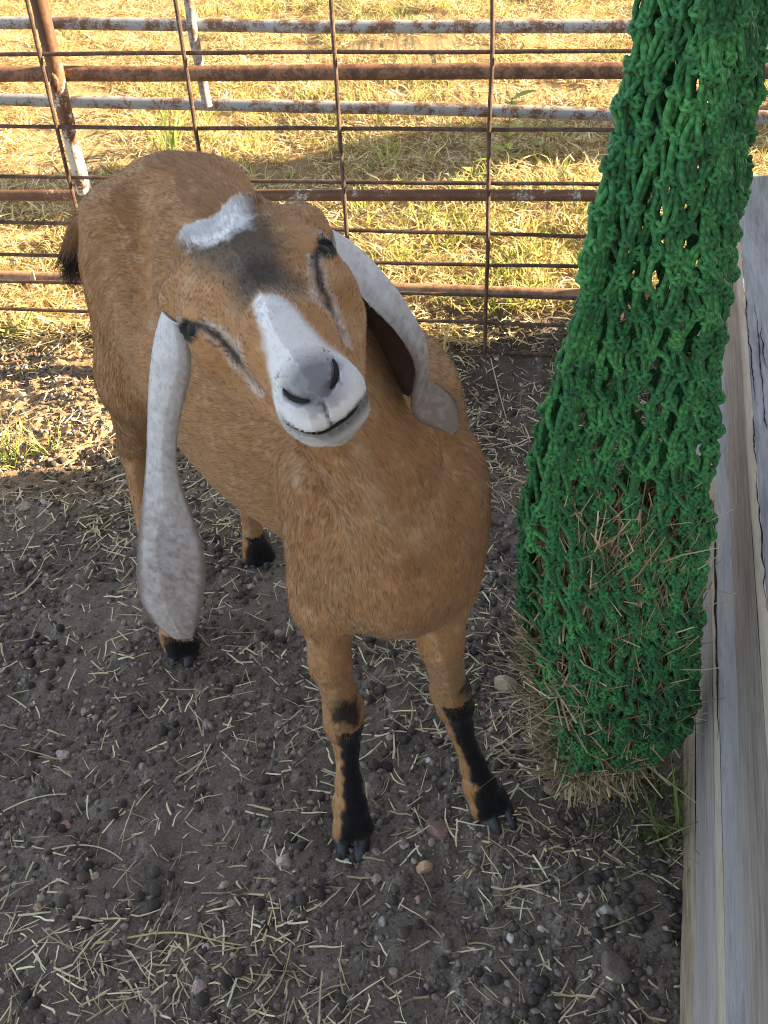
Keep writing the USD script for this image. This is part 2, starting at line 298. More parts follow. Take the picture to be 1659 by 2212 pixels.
# ================================================================ goat
def sm_min(a, b, k):
    h = np.clip(0.5 + 0.5 * (b - a) / k, 0, 1)
    return b + (a - b) * h - k * h * (1 - h)
class Field:
    """a smooth union of round cones and ellipsoids, with dents cut out of it"""
    def __init__(s): s.pr = []
    def cone(s, a, b, ra, rb, k=0.02, flow=None, tagid=0, sign=1):
        a, b = np.asarray(a, float), np.asarray(b, float)
        s.pr.append(('c' if sign > 0 else 'n', a, b, ra, rb, k, unit(b - a) if flow is None else unit(flow), (a + b) / 2, np.linalg.norm(b - a) / 2 + max(ra, rb), tagid))
    def ell(s, c, r, rot=None, k=0.02, flow=(0, 0, -1), tagid=0, sign=1):
        c, r = np.asarray(c, float), np.asarray(r, float)
        s.pr.append(('e' if sign > 0 else 'd', c, np.eye(3) if rot is None else np.asarray(rot, float), r, None, k, unit(flow), c, r.max(), tagid))
    def dist(s, p, P):
        if p[0] in 'cn':
            a, b, ra, rb = p[1:5]
            ab = b - a
            t = np.clip(((P - a) @ ab) / (ab @ ab), 0, 1)
            return np.linalg.norm(P - a - t[:, None] * ab, axis=1) - (ra + (rb - ra) * t)
        q = (P - p[1]) @ p[2].T
        k0 = np.linalg.norm(q / p[3], axis=1); k1 = np.linalg.norm(q / p[3] ** 2, axis=1)
        return np.where(k1 > 1e-9, k0 * (k0 - 1.0) / np.maximum(k1, 1e-9), -p[3].min())
    def __call__(s, P, cull=None):
        d = np.full(len(P), 1.0)
        for p in s.pr:
            if cull is not None and np.linalg.norm(p[7] - cull[0]) > p[8] + cull[1] + p[5] * 2 + 0.01: continue
            if p[0] in 'dn': d = -sm_min(-d, s.dist(p, P), p[5])
            else: d = sm_min(d, s.dist(p, P), p[5])
        return d
    def nearest(s, P):
        ds = np.stack([s.dist(p, P) + (1 if p[0] in 'dn' else 0) for p in s.pr])
        w = np.exp(-np.clip(ds - ds.min(0), 0, 1) / 0.012)
        fl = np.einsum('ik,ij->kj', w, np.array([p[6] for p in s.pr]))
        return ds.argmin(0), unit(fl)
    def grad(s, P, e=6e-4):
        g = np.stack([s(P + o) - s(P - o) for o in np.eye(3) * e], 1)
        return unit(g)
def surface_net(F, lo, hi, h, B=8):
    n = (np.ceil((hi - lo) / h / B).astype(int)) * B
    nb = n // B
    bc = np.stack(np.meshgrid(*[np.arange(k) for k in nb], indexing='ij'), -1).reshape(-1, 3)
    cc = lo + (bc + 0.5) * B * h
    dc = F(cc)
    half = B * h * 0.87
    vol = np.repeat(np.repeat(np.repeat(dc.reshape(nb), B, 0), B, 1), B, 2).astype(np.float32)
    loc = np.stack(np.meshgrid(*[np.arange(B)] * 3, indexing='ij'), -1).reshape(-1, 3)
    for b, c in zip(bc[np.abs(dc) < half * 1.35 + 0.004], cc[np.abs(dc) < half * 1.35 + 0.004]):
        P = lo + (b * B + loc + 0.0) * h
        i, j, k = b * B
        vol[i:i + B, j:j + B, k:k + B] = F(P, (c, half + h)).reshape(B, B, B)
    S = vol < 0
    # cells with a sign change
    c8 = [S[i:n[0] - 1 + i, j:n[1] - 1 + j, k:n[2] - 1 + k] for i in (0, 1) for j in (0, 1) for k in (0, 1)]
    cnt = sum(c.astype(np.int8) for c in c8)
    act = (cnt > 0) & (cnt < 8)
    idx = -np.ones(act.shape, np.int64)
    ci = np.argwhere(act)
    idx[act] = np.arange(len(ci))
    V = lo + (ci + 0.5) * h
    faces = []
    for ax in range(3):
        a = [slice(0, -1)] * 3
        s0 = S[tuple(slice(0, n[d] - 1) for d in range(3))]
        sh = [slice(0, n[d] - 1) for d in range(3)]; sh[ax] = slice(1, n[ax])
        s1 = S[tuple(sh)]
        e = np.argwhere(s0 != s1)
        u, w = [(1, 2), (2, 0), (0, 1)][ax]
        e = e[(e[:, u] > 0) & (e[:, w] > 0)]
        du, dw = np.eye(3, dtype=int)[u], np.eye(3, dtype=int)[w]
        q = np.stack([idx[tuple((e + o).T)] for o in (0 * du, -du, -du - dw, -dw)], 1)
        flip = s0[tuple(e.T)]
        q[~flip] = q[~flip][:, ::-1]
        faces.append(q[(q >= 0).all(1)])
    f = np.vstack(faces)
    f = np.vstack([f[:, [0, 1, 2]], f[:, [0, 2, 3]]])
    return V, f

# head frame: x to the goat's left (picture right), n towards the nose, f out of the forehead
HO = Q(551, 617, 0.565)
_w = unit(ray(551, 617)); _rr = unit(_R - _w * (_R @ _w)); _dd = np.cross(_w, _rr)
BETA = math.radians(58)
HX = 0.865 * _rr - 0.502 * _dd
_a = 0.502 * _rr + 0.865 * _dd
HN = math.cos(BETA) * _a - math.sin(BETA) * _w
HF = -math.sin(BETA) * _a - math.cos(BETA) * _w
HROT = np.stack([HX, HN, HF])
def H(x, n, f): return HO + (x * HX + n * HN + f * HF) * 1e-3
def to_head(P): return (np.asarray(P) - HO) @ HROT.T * 1e3

G = Field()
# trunk
WITH, HIP = np.array([0.002, 0.63, 0.405]), np.array([-0.178, 0.92, 0.425])
back = unit(HIP - WITH)
side = unit(np.cross(back, [0, 0, 1]))         # towards picture ... goat's left/right
def trunk_rot():
    up = np.cross(side, back); return np.stack([side, back, up])
TR = trunk_rot()
bflow = unit(back + np.array([0, 0, -0.45]))
G.ell(np.array([-0.012, 0.662, 0.322]), (0.066, 0.11, 0.112), TR, 0.04, bflow, 1)      # chest
G.ell(np.array([-0.093, 0.775, 0.325]), (0.088, 0.15, 0.122), TR, 0.05, bflow, 1)        # barrel
G.ell(np.array([-0.152, 0.87, 0.348]), (0.083, 0.12, 0.112), TR, 0.05, bflow, 1)        # loin
G.cone(WITH + [0, 0, 0.01], HIP + [0, 0, 0.012], 0.035, 0.04, 0.05, bflow, 1)           # spine
G.ell(np.array([-0.185, 0.938, 0.386]), (0.087, 0.082, 0.077), TR, 0.04, bflow, 1)        # rump
# brisket and shoulders
G.ell(np.array([0.004, 0.580, 0.298]), (0.058, 0.056, 0.075), None, 0.04, (0, 0.1, -1), 2)
G.cone([-0.040, 0.606, 0.345], [-0.046, 0.588, 0.245], 0.036, 0.031, 0.020, (0, 0.1, -1), 2)
G.cone([0.034, 0.605, 0.340], [0.037, 0.594, 0.255], 0.038, 0.029, 0.03, (0, 0, -1), 2)
# neck
G.cone(H(0, -24, -58), [0.004, 0.562, 0.40], 0.034, 0.032, 0.010, None, 3)
G.cone([0.004, 0.562, 0.40], [0.010, 0.578, 0.320], 0.032, 0.042, 0.014, None, 3)
G.cone(H(0, -40, -60), [0.012, 0.635, 0.395], 0.034, 0.045, 0.020, None, 3)
G.cone(H(0, 0, -52), [0.008, 0.552, 0.345], 0.024, 0.030, 0.014, None, 3)
# hip bones, the edge of the haunch and a few ribs under the coat
G.ell(np.array([-0.235, 0.905, 0.435]), (0.020, 0.03, 0.018), TR, 0.03, bflow, 1)
G.ell(np.array([-0.14, 0.955, 0.440]), (0.020, 0.03, 0.018), TR, 0.03, bflow, 1)
G.cone([-0.196, 0.868, 0.475], [-0.200, 0.80, 0.40], 0.010, 0.010, 0.03, bflow, 1, -1)
# front legs
def leg(pts, rad, k=0.012, t=4):
    for (a, b), (ra, rb) in zip(zip(pts[:-1], pts[1:]), zip(rad[:-1], rad[1:])): G.cone(a, b, ra, rb, k, None, t)
LF = [np.array(p) for p in ((-0.048, 0.59, 0.26), (-0.050, 0.572, 0.19), Q(742, 1530, 0.868), Q(742, 1565, 0.862))]
leg(LF, (0.025, 0.0150, 0.0145, 0.0145))
leg([Q(742, 1565, 0.864), Q(748, 1605, 0.872), Q(753, 1690, 0.886), Q(755, 1735, 0.892)], (0.0143, 0.0098, 0.0100, 0.0135), 0.008, 5)
leg([Q(755, 1735, 0.893), Q(745, 1795, 0.898)], (0.0125, 0.011), 0.006, 5)
leg([Q(755, 1735, 0.893), Q(780, 1785, 0.902)], (0.0125, 0.011), 0.006, 5)
RF = [np.array(p) for p in ((0.046, 0.60, 0.26), Q(952, 1390, 0.80), Q(972, 1490, 0.872), Q(981, 1525, 0.880))]
leg(RF, (0.025, 0.0155, 0.0145, 0.0145))
leg([Q(984, 1525, 0.882), Q(993, 1570, 0.892), Q(1022, 1655, 0.910), Q(1035, 1695, 0.915)], (0.0143, 0.0098, 0.0100, 0.0135), 0.008, 5)
leg([Q(1035, 1695, 0.916), Q(1042, 1745, 0.918)], (0.0125, 0.011), 0.006, 5)
leg([Q(1035, 1695, 0.916), Q(1070, 1735, 0.925)], (0.0125, 0.011), 0.006, 5)
# hind legs
HR = [np.array(p) for p in ((-0.212, 0.915, 0.38), (-0.228, 0.885, 0.28), (-0.262, 0.925, 0.175), (-0.266, 0.930, 0.155))]
G.cone(HR[0] , HR[1], 0.058, 0.045, 0.016, (0, 0.1, -1), 6)
G.cone(HR[1], HR[2], 0.042, 0.020, 0.02, (0, 0.1, -1), 6)
leg([HR[2], HR[3], Q(352, 1310, 1.082), Q(378, 1372, 1.092)], (0.018, 0.017, 0.0108, 0.014), 0.01, 7)
leg([Q(378, 1372, 1.092), Q(378, 1398, 1.096)], (0.014, 0.012), 0.006, 7)
leg([Q(378, 1372, 1.092), Q(405, 1392, 1.098)], (0.014, 0.012), 0.006, 7)
HL = [np.array(p) for p in ((-0.150, 0.955, 0.36), (-0.135, 0.925, 0.27), (-0.160, 0.99, 0.17), (-0.162, 0.99, 0.15))]
G.cone(HL[0], HL[1], 0.06, 0.042, 0.03, (0, 0.1, -1), 6)
G.cone(HL[1], HL[2], 0.04, 0.020, 0.02, (0, 0.1, -1), 6)
leg([HL[2], HL[3], Q(548, 1160, 1.21), Q(553, 1185, 1.212)], (0.018, 0.017, 0.0108, 0.014), 0.01, 7)
leg([Q(553, 1185, 1.212), Q(548, 1205, 1.216)], (0.014, 0.012), 0.006, 7)
leg([Q(553, 1185, 1.212), Q(572, 1200, 1.218)], (0.014, 0.012), 0.006, 7)
# tail
TAIL0 = Q(188, 480, 1.055)
G.cone(TAIL0, Q(166, 552, 1.075), 0.014, 0.013, 0.012, None, 8)
# head
m = 1e-3
hrot = HROT
def hell(c, r, k=0.01, flow=(0, -1, 0.1), sign=1): G.ell(H(*c), np.array(r) * m, hrot, k, flow[0] * HX + flow[1] * HN + flow[2] * HF, 9, sign)
def hcone(a, b, ra, rb, k=0.012): G.cone(H(*a), H(*b), ra * m, rb * m, k, H(*a) - H(*b), 9)
hell((0, -26, -28), (47, 54, 36), 0.014)
hell((0, -40, -2), (34, 34, 12), 0.016)                     # forehead
for s in (-1, 1):
    hell((s * 16, -66, -1), (16, 15, 14), 0.010)            # poll bosses
    hell((s * 41, -44, -14), (15, 20, 16), 0.014)           # temple
    hell((s * 35, -6, -5), (14, 18, 10), 0.014)             # brow
    hell((s * 38, 8, -18), (11, 14, 13), 0.01)              # eye bulge
    hcone((s * 25, 8, -40), (s * 11 - 1, 64, -41), 22, 14, 0.016)   # jaw
    hell((s * 10.5 - 1, 86, -24), (12.5, 17, 16), 0.010)            # lip corner
hcone((0, 8, -13), (0, 48, -9), 26, 23, 0.016)               # bridge
hcone((0, 48, -9), (0, 82, -19), 23, 17, 0.012)
hell((0, 93, -21), (18, 11, 13), 0.008)                      # nose pad
hell((0, 95, -34), (17, 9, 8), 0.006)                        # upper lip
hcone((-1, 60, -44), (-1.5, 85, -43), 13.5, 10.5, 0.010)             # chin
def groove(pts, rad, k=0.0015):
    for a, b in zip(pts[:-1], pts[1:]): G.cone(H(*a), H(*b), rad * m, rad * m, k, None, 9, -1)
NOSTRIL = [(14, 83, -4), (14, 89, -6.5), (10, 96, -8.5), (3.5, 100.5, -9)]
PHIL = [(-1, 101, -9), (-2, 104, -17), (-3, 105, -26)]
MOUTH = [(-27, 80, -13), (-24, 89, -15), (-22, 95, -18), (-16, 102, -23), (-9, 104.5, -27), (-3, 105, -27), (5, 105, -26.5), (14, 104, -24), (19, 100, -25.5), (23, 93, -28), (24, 85, -31)]
for s in (-1, 1):
    groove([(s * x, n, f) for x, n, f in NOSTRIL], 2.3)
    hell((s * 46, 2, 0), (5, 10, 4), 0.003, sign=-1)     # eye opening
groove(PHIL, 0.9)
groove(MOUTH, 1.5)
# ---------------------------------------------------------------- the goat's mesh
GH = 0.0022
GLO, GHI = np.array([-0.36, 0.38, -0.01]), np.array([0.14, 1.10, 0.60])
GV, GF = surface_net(G, GLO, GHI, GH)
GV = GV - G.grad(GV) * np.clip(G(GV), -GH, GH)[:, None]
GN = G.grad(GV)
_nid, GFLOW = G.nearest(GV)
GTAG = np.array([p[9] for p in G.pr])[_nid]

def poly_mask(x, y, poly, soft):
    """about 1 inside the polygon and 0 outside, over the distance soft"""
    from shapely import Polygon, points, distance, contains
    pg = Polygon(poly); pt = points(x, y)
    d = np.where(contains(pg, pt), distance(pg.boundary, pt), -distance(pg, pt))
    return np.clip(0.5 + d / soft, 0, 1)
def seg_dist(P, pts):
    pts = np.asarray(pts, float); best = np.full(len(P), 1e9)
    for a, b in zip(pts[:-1], pts[1:]):
        t = np.clip(((P - a) @ (b - a)) / ((b - a) @ (b - a)), 0, 1)
        best = np.minimum(best, np.linalg.norm(P - a - t[:, None] * (b - a), axis=1))
    return best
TAN, DARK, BLACK, WHITE, GREY = (np.array(c) for c in ((0.300, 0.157, 0.067), (0.115, 0.075, 0.048), (0.008, 0.007, 0.0075), (0.56, 0.56, 0.57), (0.20, 0.19, 0.19)))
KNEE_Z = (Q(742, 1574, 0.853)[2], Q(985, 1512, 0.866)[2])
def coat(P, N, T, rs, rnd=None):
    """the colour of the coat at points of the skin"""
    n1 = meshkit.fbm(P * 28, 3, 5); n2 = meshkit.fbm(P * 140, 2, 9)
    c = TAN * (0.85 + 0.3 * n1)[:, None]
    def put(col, w):
        nonlocal c
        w = np.clip(w, 0, 1)[:, None]
        c = c * (1 - w) + np.asarray(col) * w
    put((0.50, 0.38, 0.27), 0.55 * np.clip((0.010 - seg_dist(P, [(-0.061, 0.592, 0.369), (-0.059, 0.571, 0.365), (-0.058, 0.554, 0.35), (-0.059, 0.548, 0.325), (-0.062, 0.55, 0.292), (-0.057, 0.549, 0.274), (-0.046, 0.544, 0.267)])) * 160, 0, 1) * n2 * 1.3)
    put((0.47, 0.36, 0.25), 0.6 * np.clip((0.012 - seg_dist(P, [(-0.195, 0.882, 0.471), (-0.196, 0.851, 0.455), (-0.193, 0.818, 0.432), (-0.191, 0.794, 0.409), (-0.184, 0.772, 0.395)])) * 110, 0, 1) * n2 * 1.4)
    put((0.48, 0.37, 0.26), 0.45 * np.clip((0.013 - seg_dist(P, [(-0.016, 0.50, 0.455), (-0.014, 0.512, 0.442), (-0.010, 0.513, 0.424), (-0.008, 0.514, 0.405), (0.0, 0.525, 0.375)])) * 90, 0, 1) * n2 * 1.3)
    top = np.clip((N[:, 2] - 0.35) * 1.4, 0, 1) * np.isin(T, (1, 6))
    put((0.24, 0.125, 0.058), 0.55 * top * (0.5 + n1))
    put((0.50, 0.36, 0.22), 0.35 * np.clip((n2 - 0.55) * 4, 0, 1))
    put((0.42, 0.28, 0.17), 0.40 * (T == 3) * np.clip((n1 - 0.5) * 4, 0, 1))
    # front and hind legs
    fd = unit([0.5, -0.85, 0.1])
    low = np.isin(T, (4, 5)) * (P[:, 2] < np.where(P[:, 0] < 0.02, KNEE_Z[0], KNEE_Z[1]) + (n2 - .5) * .006)
    jit = (n2 - 0.5) * 0.6
    put(BLACK, low * np.clip((N @ unit([0.72, -0.68, 0.1]) + jit - 0.22) * 5 + np.clip((0.035 - P[:, 2]) * 40, 0, 1.6), 0, 1))
    put(BLACK, (T == 7) * np.clip((N @ fd + jit - 0.2) * 4 * (P[:, 2] < 0.034) + np.clip((0.024 - P[:, 2]) * 60, 0, 2), 0, 1))
    for q, d, r in (((748, 1535), 0.85, 0.013), ((984, 1470), 0.86, 0.014)):
        k = Q(*q, d)
        put(BLACK, np.clip((r + 0.0030 + (n2 - 0.5) * 0.012 - np.linalg.norm((P - k) * [1, 1, 0.8], axis=1)) * 160, 0, 0.93) * np.isin(T, (4, 5)))
    put(BLACK, (T == 8) * np.clip((TAIL0[2] - 0.004 - P[:, 2] + (n2 - .5) * .02) * 90, 0, 1))
    # head
    L = to_head(P); x, n, f = L.T
    wob = (n2 - 0.5) * 9
    head = (T == 9)
    face = head * (f > -26)
    put((0.30, 0.17, 0.085), 0.5 * head * np.clip((-f - 5) / 30, 0, 1) * n1)
    sto = (lambda w: w) if rnd is None else (lambda w: np.clip((w - rnd) * 5 + 0.5, 0, 1))
    put(DARK * 0.75, sto(face * poly_mask(x + wob, n + wob, [(-26, -56), (-22, -30), (-15, -8), (-10, 10), (-10, 36), (3, 28), (16, 46), (20, 26), (21, 4), (25, -14), (27, -40), (24, -70), (0, -50)], 14) * 1.0))
    put((0.022, 0.017, 0.015), sto(face * poly_mask(x + wob * .6, n + wob, [(-11, 6), (-11, 34), (2, 31), (15, 44), (17, 24), (10, -4), (-2, -12)], 18) * 0.75))
    put((0.03, 0.023, 0.02), sto(face * poly_mask(x + wob, n + wob, [(-26, -50), (-16, -44), (-8, -34), (2, -28), (12, -34), (8, -42), (-10, -48)], 11) * 0.7))
    put(WHITE, face * poly_mask(x + wob, n + wob * 2.0, [(-23, -58), (-15, -50), (-9, -41), (3, -36), (14, -43), (20, -54), (18, -90), (-30, -90)], 10))
    bl = poly_mask(x + wob * .5, n, [(-5, 38), (0, 33), (6, 43), (10, 53), (12, 64), (16, 76), (25, 85), (30, 120), (-32, 120), (-27, 85), (-18, 75), (-11, 64), (-7, 52)], 4)
    put(WHITE, head * np.clip(bl * (f > -31) + np.clip((n - 84) / 6, 0, 1) * (f > -46), 0, 1))
    dm = seg_dist(L, MOUTH); fm = np.interp(x, [q[0] for q in MOUTH], [q[2] for q in MOUTH])
    chin = head * np.clip((fm - f) / 3, 0, 1) * np.clip((n - 66) / 10, 0, 1)
    put((0.44, 0.43, 0.42), chin)
    put((0.09, 0.088, 0.09), chin * np.clip((9 - dm) / 6, 0, 1) * np.clip((x + 16) / 10, 0.25, 1))
    pad = poly_mask(x, n - np.minimum(f + 6, 0) * 0.2, [(-15, 86), (-9, 81), (0, 80), (11, 81), (16, 87), (12, 100), (6, 107), (-6, 107), (-12, 100)], 12)
    put((0.075, 0.075, 0.08), head * pad * (f > -16) * 0.85)
    put(BLACK * 1.5, head * np.clip((2.7 - dm) / 1.5, 0, 1) * np.clip((x + 30) / 25, 0.6, 1))
    put(BLACK * 2, head * np.clip((1.7 - seg_dist(L, PHIL)) / 1.2, 0, 1))
    for s in (-1, 1): put(BLACK * 0.6, head * np.clip((2.6 - seg_dist(L, [(s * q[0], q[1], q[2]) for q in NOSTRIL])) / 1.6, 0, 1))
    for s in (-1, 1):
        st = seg_dist(L[:, :2] + np.stack([wob * .35, wob * .35], 1), [(s * 45, 0), (s * 37, 8), (s * 31, 18), (s * 27, 36), (s * 25, 50)])
        wid = np.interp(n, [-5, 5, 20, 36, 50], [1.2, 1.7, 2.0, 1.7, 0.7])
        put((0.60, 0.58, 0.56), head * np.clip((wid + 3.5 - st) / 4, 0, 0.45) * (n > 6) * np.clip(n2 * 1.6, 0.2, 1))
        put(BLACK * 2, 0.95 * head * np.clip((wid - st) / 2.2 + 0.5, 0, 1) * np.interp(n, [34, 52], [1, 0.3]) * np.clip(0.55 + n2, 0, 1))
        put(WHITE * 0.85, head * np.clip((8 - np.hypot(x - s * 51, n + 8)) / 6, 0, 0.7))
        put(BLACK, head * np.clip((8.5 - np.hypot((n - 1) * .75, (f + 2) * 1.5)) / 2, 0, 1) * (s * x > 34))
    return c
goat = thing('goat', 'tan long-eared goat with white blaze and black stripes on its legs, head tilted', 'goat')
rs = np.random.default_rng(11)
GC = coat(GV, GN, GTAG, rs)
fur_nodes = lambda rough: ({'a': ('attribute', {'attribute': 'Col'}), 'p': ('principled_bsdf', {'roughness': rough, 'specular_ior_level': 0.14, 'sheen_weight': 0.10})}, [('a.color', 'p.base_color')])
skin_mat = usdkit.material(stage, '/World/Looks/goat_skin', *fur_nodes(0.75), surface='p.BSDF')
b = obj('body', (GV, GF), skin_mat, goat, smooth=True, color=GC)
def hairs(name, roots, normals, flow, cols, length, parent, mat, width=0.00026, lift=0.22, npt=4, seed=1):
    r = np.random.default_rng(seed); n = len(roots)
    fl = flow - normals * (flow * normals).sum(1, keepdims=True)
    fl = unit(fl + r.normal(0, 0.16, (n, 3)))
    fl = unit(fl - normals * (fl * normals).sum(1, keepdims=True))
    L = length * r.uniform(0.65, 1.25, n)
    li = lift * r.uniform(0.6, 1.5, n)
    t = np.linspace(0, 1, npt)
    P = roots[:, None] - normals[:, None] * 0.0006 + fl[:, None] * (L[:, None] * t)[..., None] + normals[:, None] * ((L * li)[:, None] * (t * (1.35 - 0.75 * t)))[..., None]
    P += r.normal(0, 0.0004, (n, npt, 3)) * t[None, :, None]
    c = UsdGeom.BasisCurves.Define(stage, path_for(name, parent))
    c.CreateTypeAttr('linear')
    c.CreatePointsAttr(Vt.Vec3fArray.FromNumpy(P.reshape(-1, 3).astype(np.float32)))
    c.CreateCurveVertexCountsAttr(Vt.IntArray.FromNumpy(np.full(n, npt, np.int32)))
    w = width * np.array([1.0, 0.95, 0.7, 0.25])[:npt]
    c.CreateWidthsAttr(Vt.FloatArray.FromNumpy(np.tile(w, n).astype(np.float32)))
    c.SetWidthsInterpolation('vertex')
    pv = UsdGeom.PrimvarsAPI(c).CreatePrimvar('Col', Sdf.ValueTypeNames.Color3fArray, 'uniform')
    pv.Set(Vt.Vec3fArray.FromNumpy(cols.astype(np.float32)))
    UsdShade.MaterialBindingAPI.Apply(c.GetPrim()).Bind(mat)
    return c
def sample(V, F, n, r, weight=None):
    a = np.linalg.norm(np.cross(V[F[:, 1]] - V[F[:, 0]], V[F[:, 2]] - V[F[:, 0]]), axis=1)
    if weight is not None: a = a * weight[F].mean(1)
    t = r.choice(len(F), n, p=a / a.sum())
    u, v = r.random(n), r.random(n); k = u + v > 1; u[k], v[k] = 1 - u[k], 1 - v[k]
    w = np.stack([1 - u - v, u, v], 1)
    return lambda A: np.einsum('nk,nkj->nj', w, A[F[t]]) if A.ndim > 1 else A[F[t, 0]]
NH = 210000
LN = to_head(GV)
hw = np.where((GTAG == 9), 2.6, np.where(np.isin(GTAG, (4, 5, 7)), 1.8, 1.0))
hl = np.select([GTAG == 9, np.isin(GTAG, (4, 5, 7)), GTAG == 8, np.isin(GTAG, (3, 2))], [0.0042, 0.0050, 0.030, 0.0080], 0.0088)
bare = (GTAG == 9) & ((LN[:, 1] > 86) & (LN[:, 2] > -30) & (np.abs(LN[:, 0]) < 17))
hw = np.where(bare, 0.3, hw); hl = np.where(bare, 0.002, hl)
hl = np.where((GTAG == 9) & (LN[:, 1] < -46), 0.0075, hl)
hl = np.where((GTAG == 9) & (LN[:, 1] > 60), 0.0032, hl)
hl = np.where((GTAG == 9) & (np.hypot(np.abs(LN[:, 0]) - 42, LN[:, 1] - 2) < 9), 0.0016, hl)
S = sample(GV, GF, NH, rs, hw)
ROOT = S(GV); HNn = unit(S(GN)); _fl = S(GFLOW)
JIT = ROOT + _fl * (rs.uniform(-0.006, 0.002, NH) * np.where(S(GTAG[:, None].astype(float))[:, 0] > 8.5, 0.6, 1))[:, None] + rs.normal(0, 0.0008, (NH, 3))
_T = GTAG[cKDTree(GV).query(ROOT)[1]]
hc = coat(JIT, HNn, _T, rs, rs.random(NH))
bright = rs.normal(1.0, 1.0, (NH, 1)) * np.where(_T == 9, 0.13, 0.16)[:, None] + 1 - np.where(_T == 9, 0.13, 0.16)[:, None]
hc = np.clip(hc * bright, 0.004, 0.9)
pale = rs.random(NH) < 0.05
hc[pale] = hc[pale] * 0.45 + np.array([0.5, 0.44, 0.36]) * 0.55 * np.clip(hc[pale].max(1, keepdims=True) * 3, 0, 1)
fur_mat = usdkit.material(stage, '/World/Looks/goat_fur', *fur_nodes(0.55), surface='p.BSDF')
hairs('fur', ROOT, HNn, _fl, hc, S(hl), goat, fur_mat)
# ================================================================ the goat's ears, eyes and hooves
ear_m = usdkit.material(stage, '/World/Looks/ear_skin', *fur_nodes(0.7), surface='p.BSDF')
def ear(rails, depths, thick_, cols, seed, n=40, flip=1, bulge=0.004):
    """a thin leaf of skin lofted over three rails of points; cols(u along, w across, outer?) gives its colour"""
    R3 = [smooth_path([Q(u, v, d) for (u, v), d in zip(r, dd)], n) for r, dd in zip(rails, depths)]
    m = 27; w = np.linspace(0, 1, m)
    A, B, C = R3
    b = 2 * B - 0.5 * (A + C)                           # quadratic through the middle rail
    S = A[:, None] * ((1 - w) ** 2)[None, :, None] + b[:, None] * (2 * w * (1 - w))[None, :, None] + C[:, None] * (w ** 2)[None, :, None]
    nr = unit(np.cross(np.gradient(S, axis=0), np.gradient(S, axis=1))) * flip
    th = thick_ * np.minimum(1, 6 * np.minimum(w, 1 - w) + 0.10)[None, :, None]
    O, I = S + nr * th / 2, S - nr * th / 2
    V = np.vstack([O.reshape(-1, 3), I.reshape(-1, 3)])
    i, j = np.meshgrid(np.arange(n - 1), np.arange(m - 1), indexing='ij')
    q = np.stack([i * m + j, i * m + j + 1, (i + 1) * m + j + 1, (i + 1) * m + j], -1).reshape(-1, 4)
    k = n * m
    ring = [r * m for r in range(n)] + [(n - 1) * m + c for c in range(1, m)] + [r * m + m - 1 for r in range(n - 2, -1, -1)] + list(range(m - 2, 0, -1))
    rim = [[ring[a], ring[(a + 1) % len(ring)], k + ring[(a + 1) % len(ring)], k + ring[a]] for a in range(len(ring))]
    q = q if flip > 0 else q[:, ::-1]; rim = np.array(rim); rim = rim if flip < 0 else rim[:, ::-1]
    F_ = np.vstack([q, q[:, ::-1] + k, rim])
    F_ = np.vstack([F_[:, [0, 1, 2]], F_[:, [0, 2, 3]]])
    U, W = np.meshgrid(np.linspace(0, 1, n), w, indexing='ij')
    col = np.vstack([cols(U.ravel(), W.ravel(), True, O.reshape(-1, 3)), cols(U.ravel(), W.ravel(), False, I.reshape(-1, 3))])
    NN = np.vstack([nr.reshape(-1, 3), -nr.reshape(-1, 3)])
    along = np.vstack([unit(np.gradient(S, axis=0)).reshape(-1, 3)] * 2)
    return V, F_, NN, along, col
def ear_cols(tip_brown, inner):
    def f(U, W, outer, P):
        n1 = meshkit.fbm(P * 260, 3, 4)[:, None]; n2 = meshkit.fbm(P * [700, 700, 300], 2, 6)[:, None]
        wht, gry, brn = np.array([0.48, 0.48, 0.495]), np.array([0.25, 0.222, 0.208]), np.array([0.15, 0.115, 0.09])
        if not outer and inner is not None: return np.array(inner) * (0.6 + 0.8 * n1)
        k = np.clip(np.interp(U, [0, 0.25, 0.5, 0.75, 1], tip_brown)[:, None] + (n1 - 0.5) * 1.0, 0, 1.35)
        c = wht + (gry - wht) * k
        sp = np.clip((n2 - 0.55) * 6, 0, 1) * (0.3 + 0.7 * k); c = c + (brn - c) * sp * 0.55
        e = np.clip((np.minimum(W, 1 - W) - 0.02) / 0.10, 0, 1)[:, None]; e = e + (1 - e) * np.interp(U, [0, .3, .6], [1, 0.7, 0.15])[:, None]
        return c * e + np.array([0.10, 0.075, 0.065]) * (1 - e)
    return f
# the ear hanging at the picture's left
eL = [[(352, 668), (335, 725), (324, 800), (319, 900), (315, 1010), (303, 1120), (296, 1215), (300, 1285), (330, 1340), (372, 1373)],
      [(372, 690), (374, 750), (366, 815), (356, 905), (352, 1015), (364, 1110), (370, 1205), (372, 1280), (380, 1340), (398, 1376)],
      [(398, 716), (412, 770), (407, 830), (388, 905), (384, 1015), (412, 1105), (442, 1200), (441, 1275), (428, 1340), (416, 1374)]]
dL = [[.600, .604, .612, .624, .634, .640, .645, .65, .655, .66], [.590, .592, .602, .616, .627, .636, .641, .646, .651, .656], [.592, .598, .610, .624, .634, .640, .645, .65, .655, .66]]
V_, F_, N_, A_, C_ = ear(eL, dL, 0.0042, ear_cols([0.0, 0.18, 0.40, 0.85, 1.0], (0.26, 0.20, 0.17)), 1, 150, 1)
if (N_[75 * 27 + 13] @ (EYE - V_[75 * 27 + 13])) < 0: V_, F_, N_, A_, C_ = ear(eL, dL, 0.0042, ear_cols([0.0, 0.18, 0.40, 0.85, 1.0], (0.26, 0.20, 0.17)), 1, 150, -1)
EARS = [(V_, F_, N_, A_, C_)]
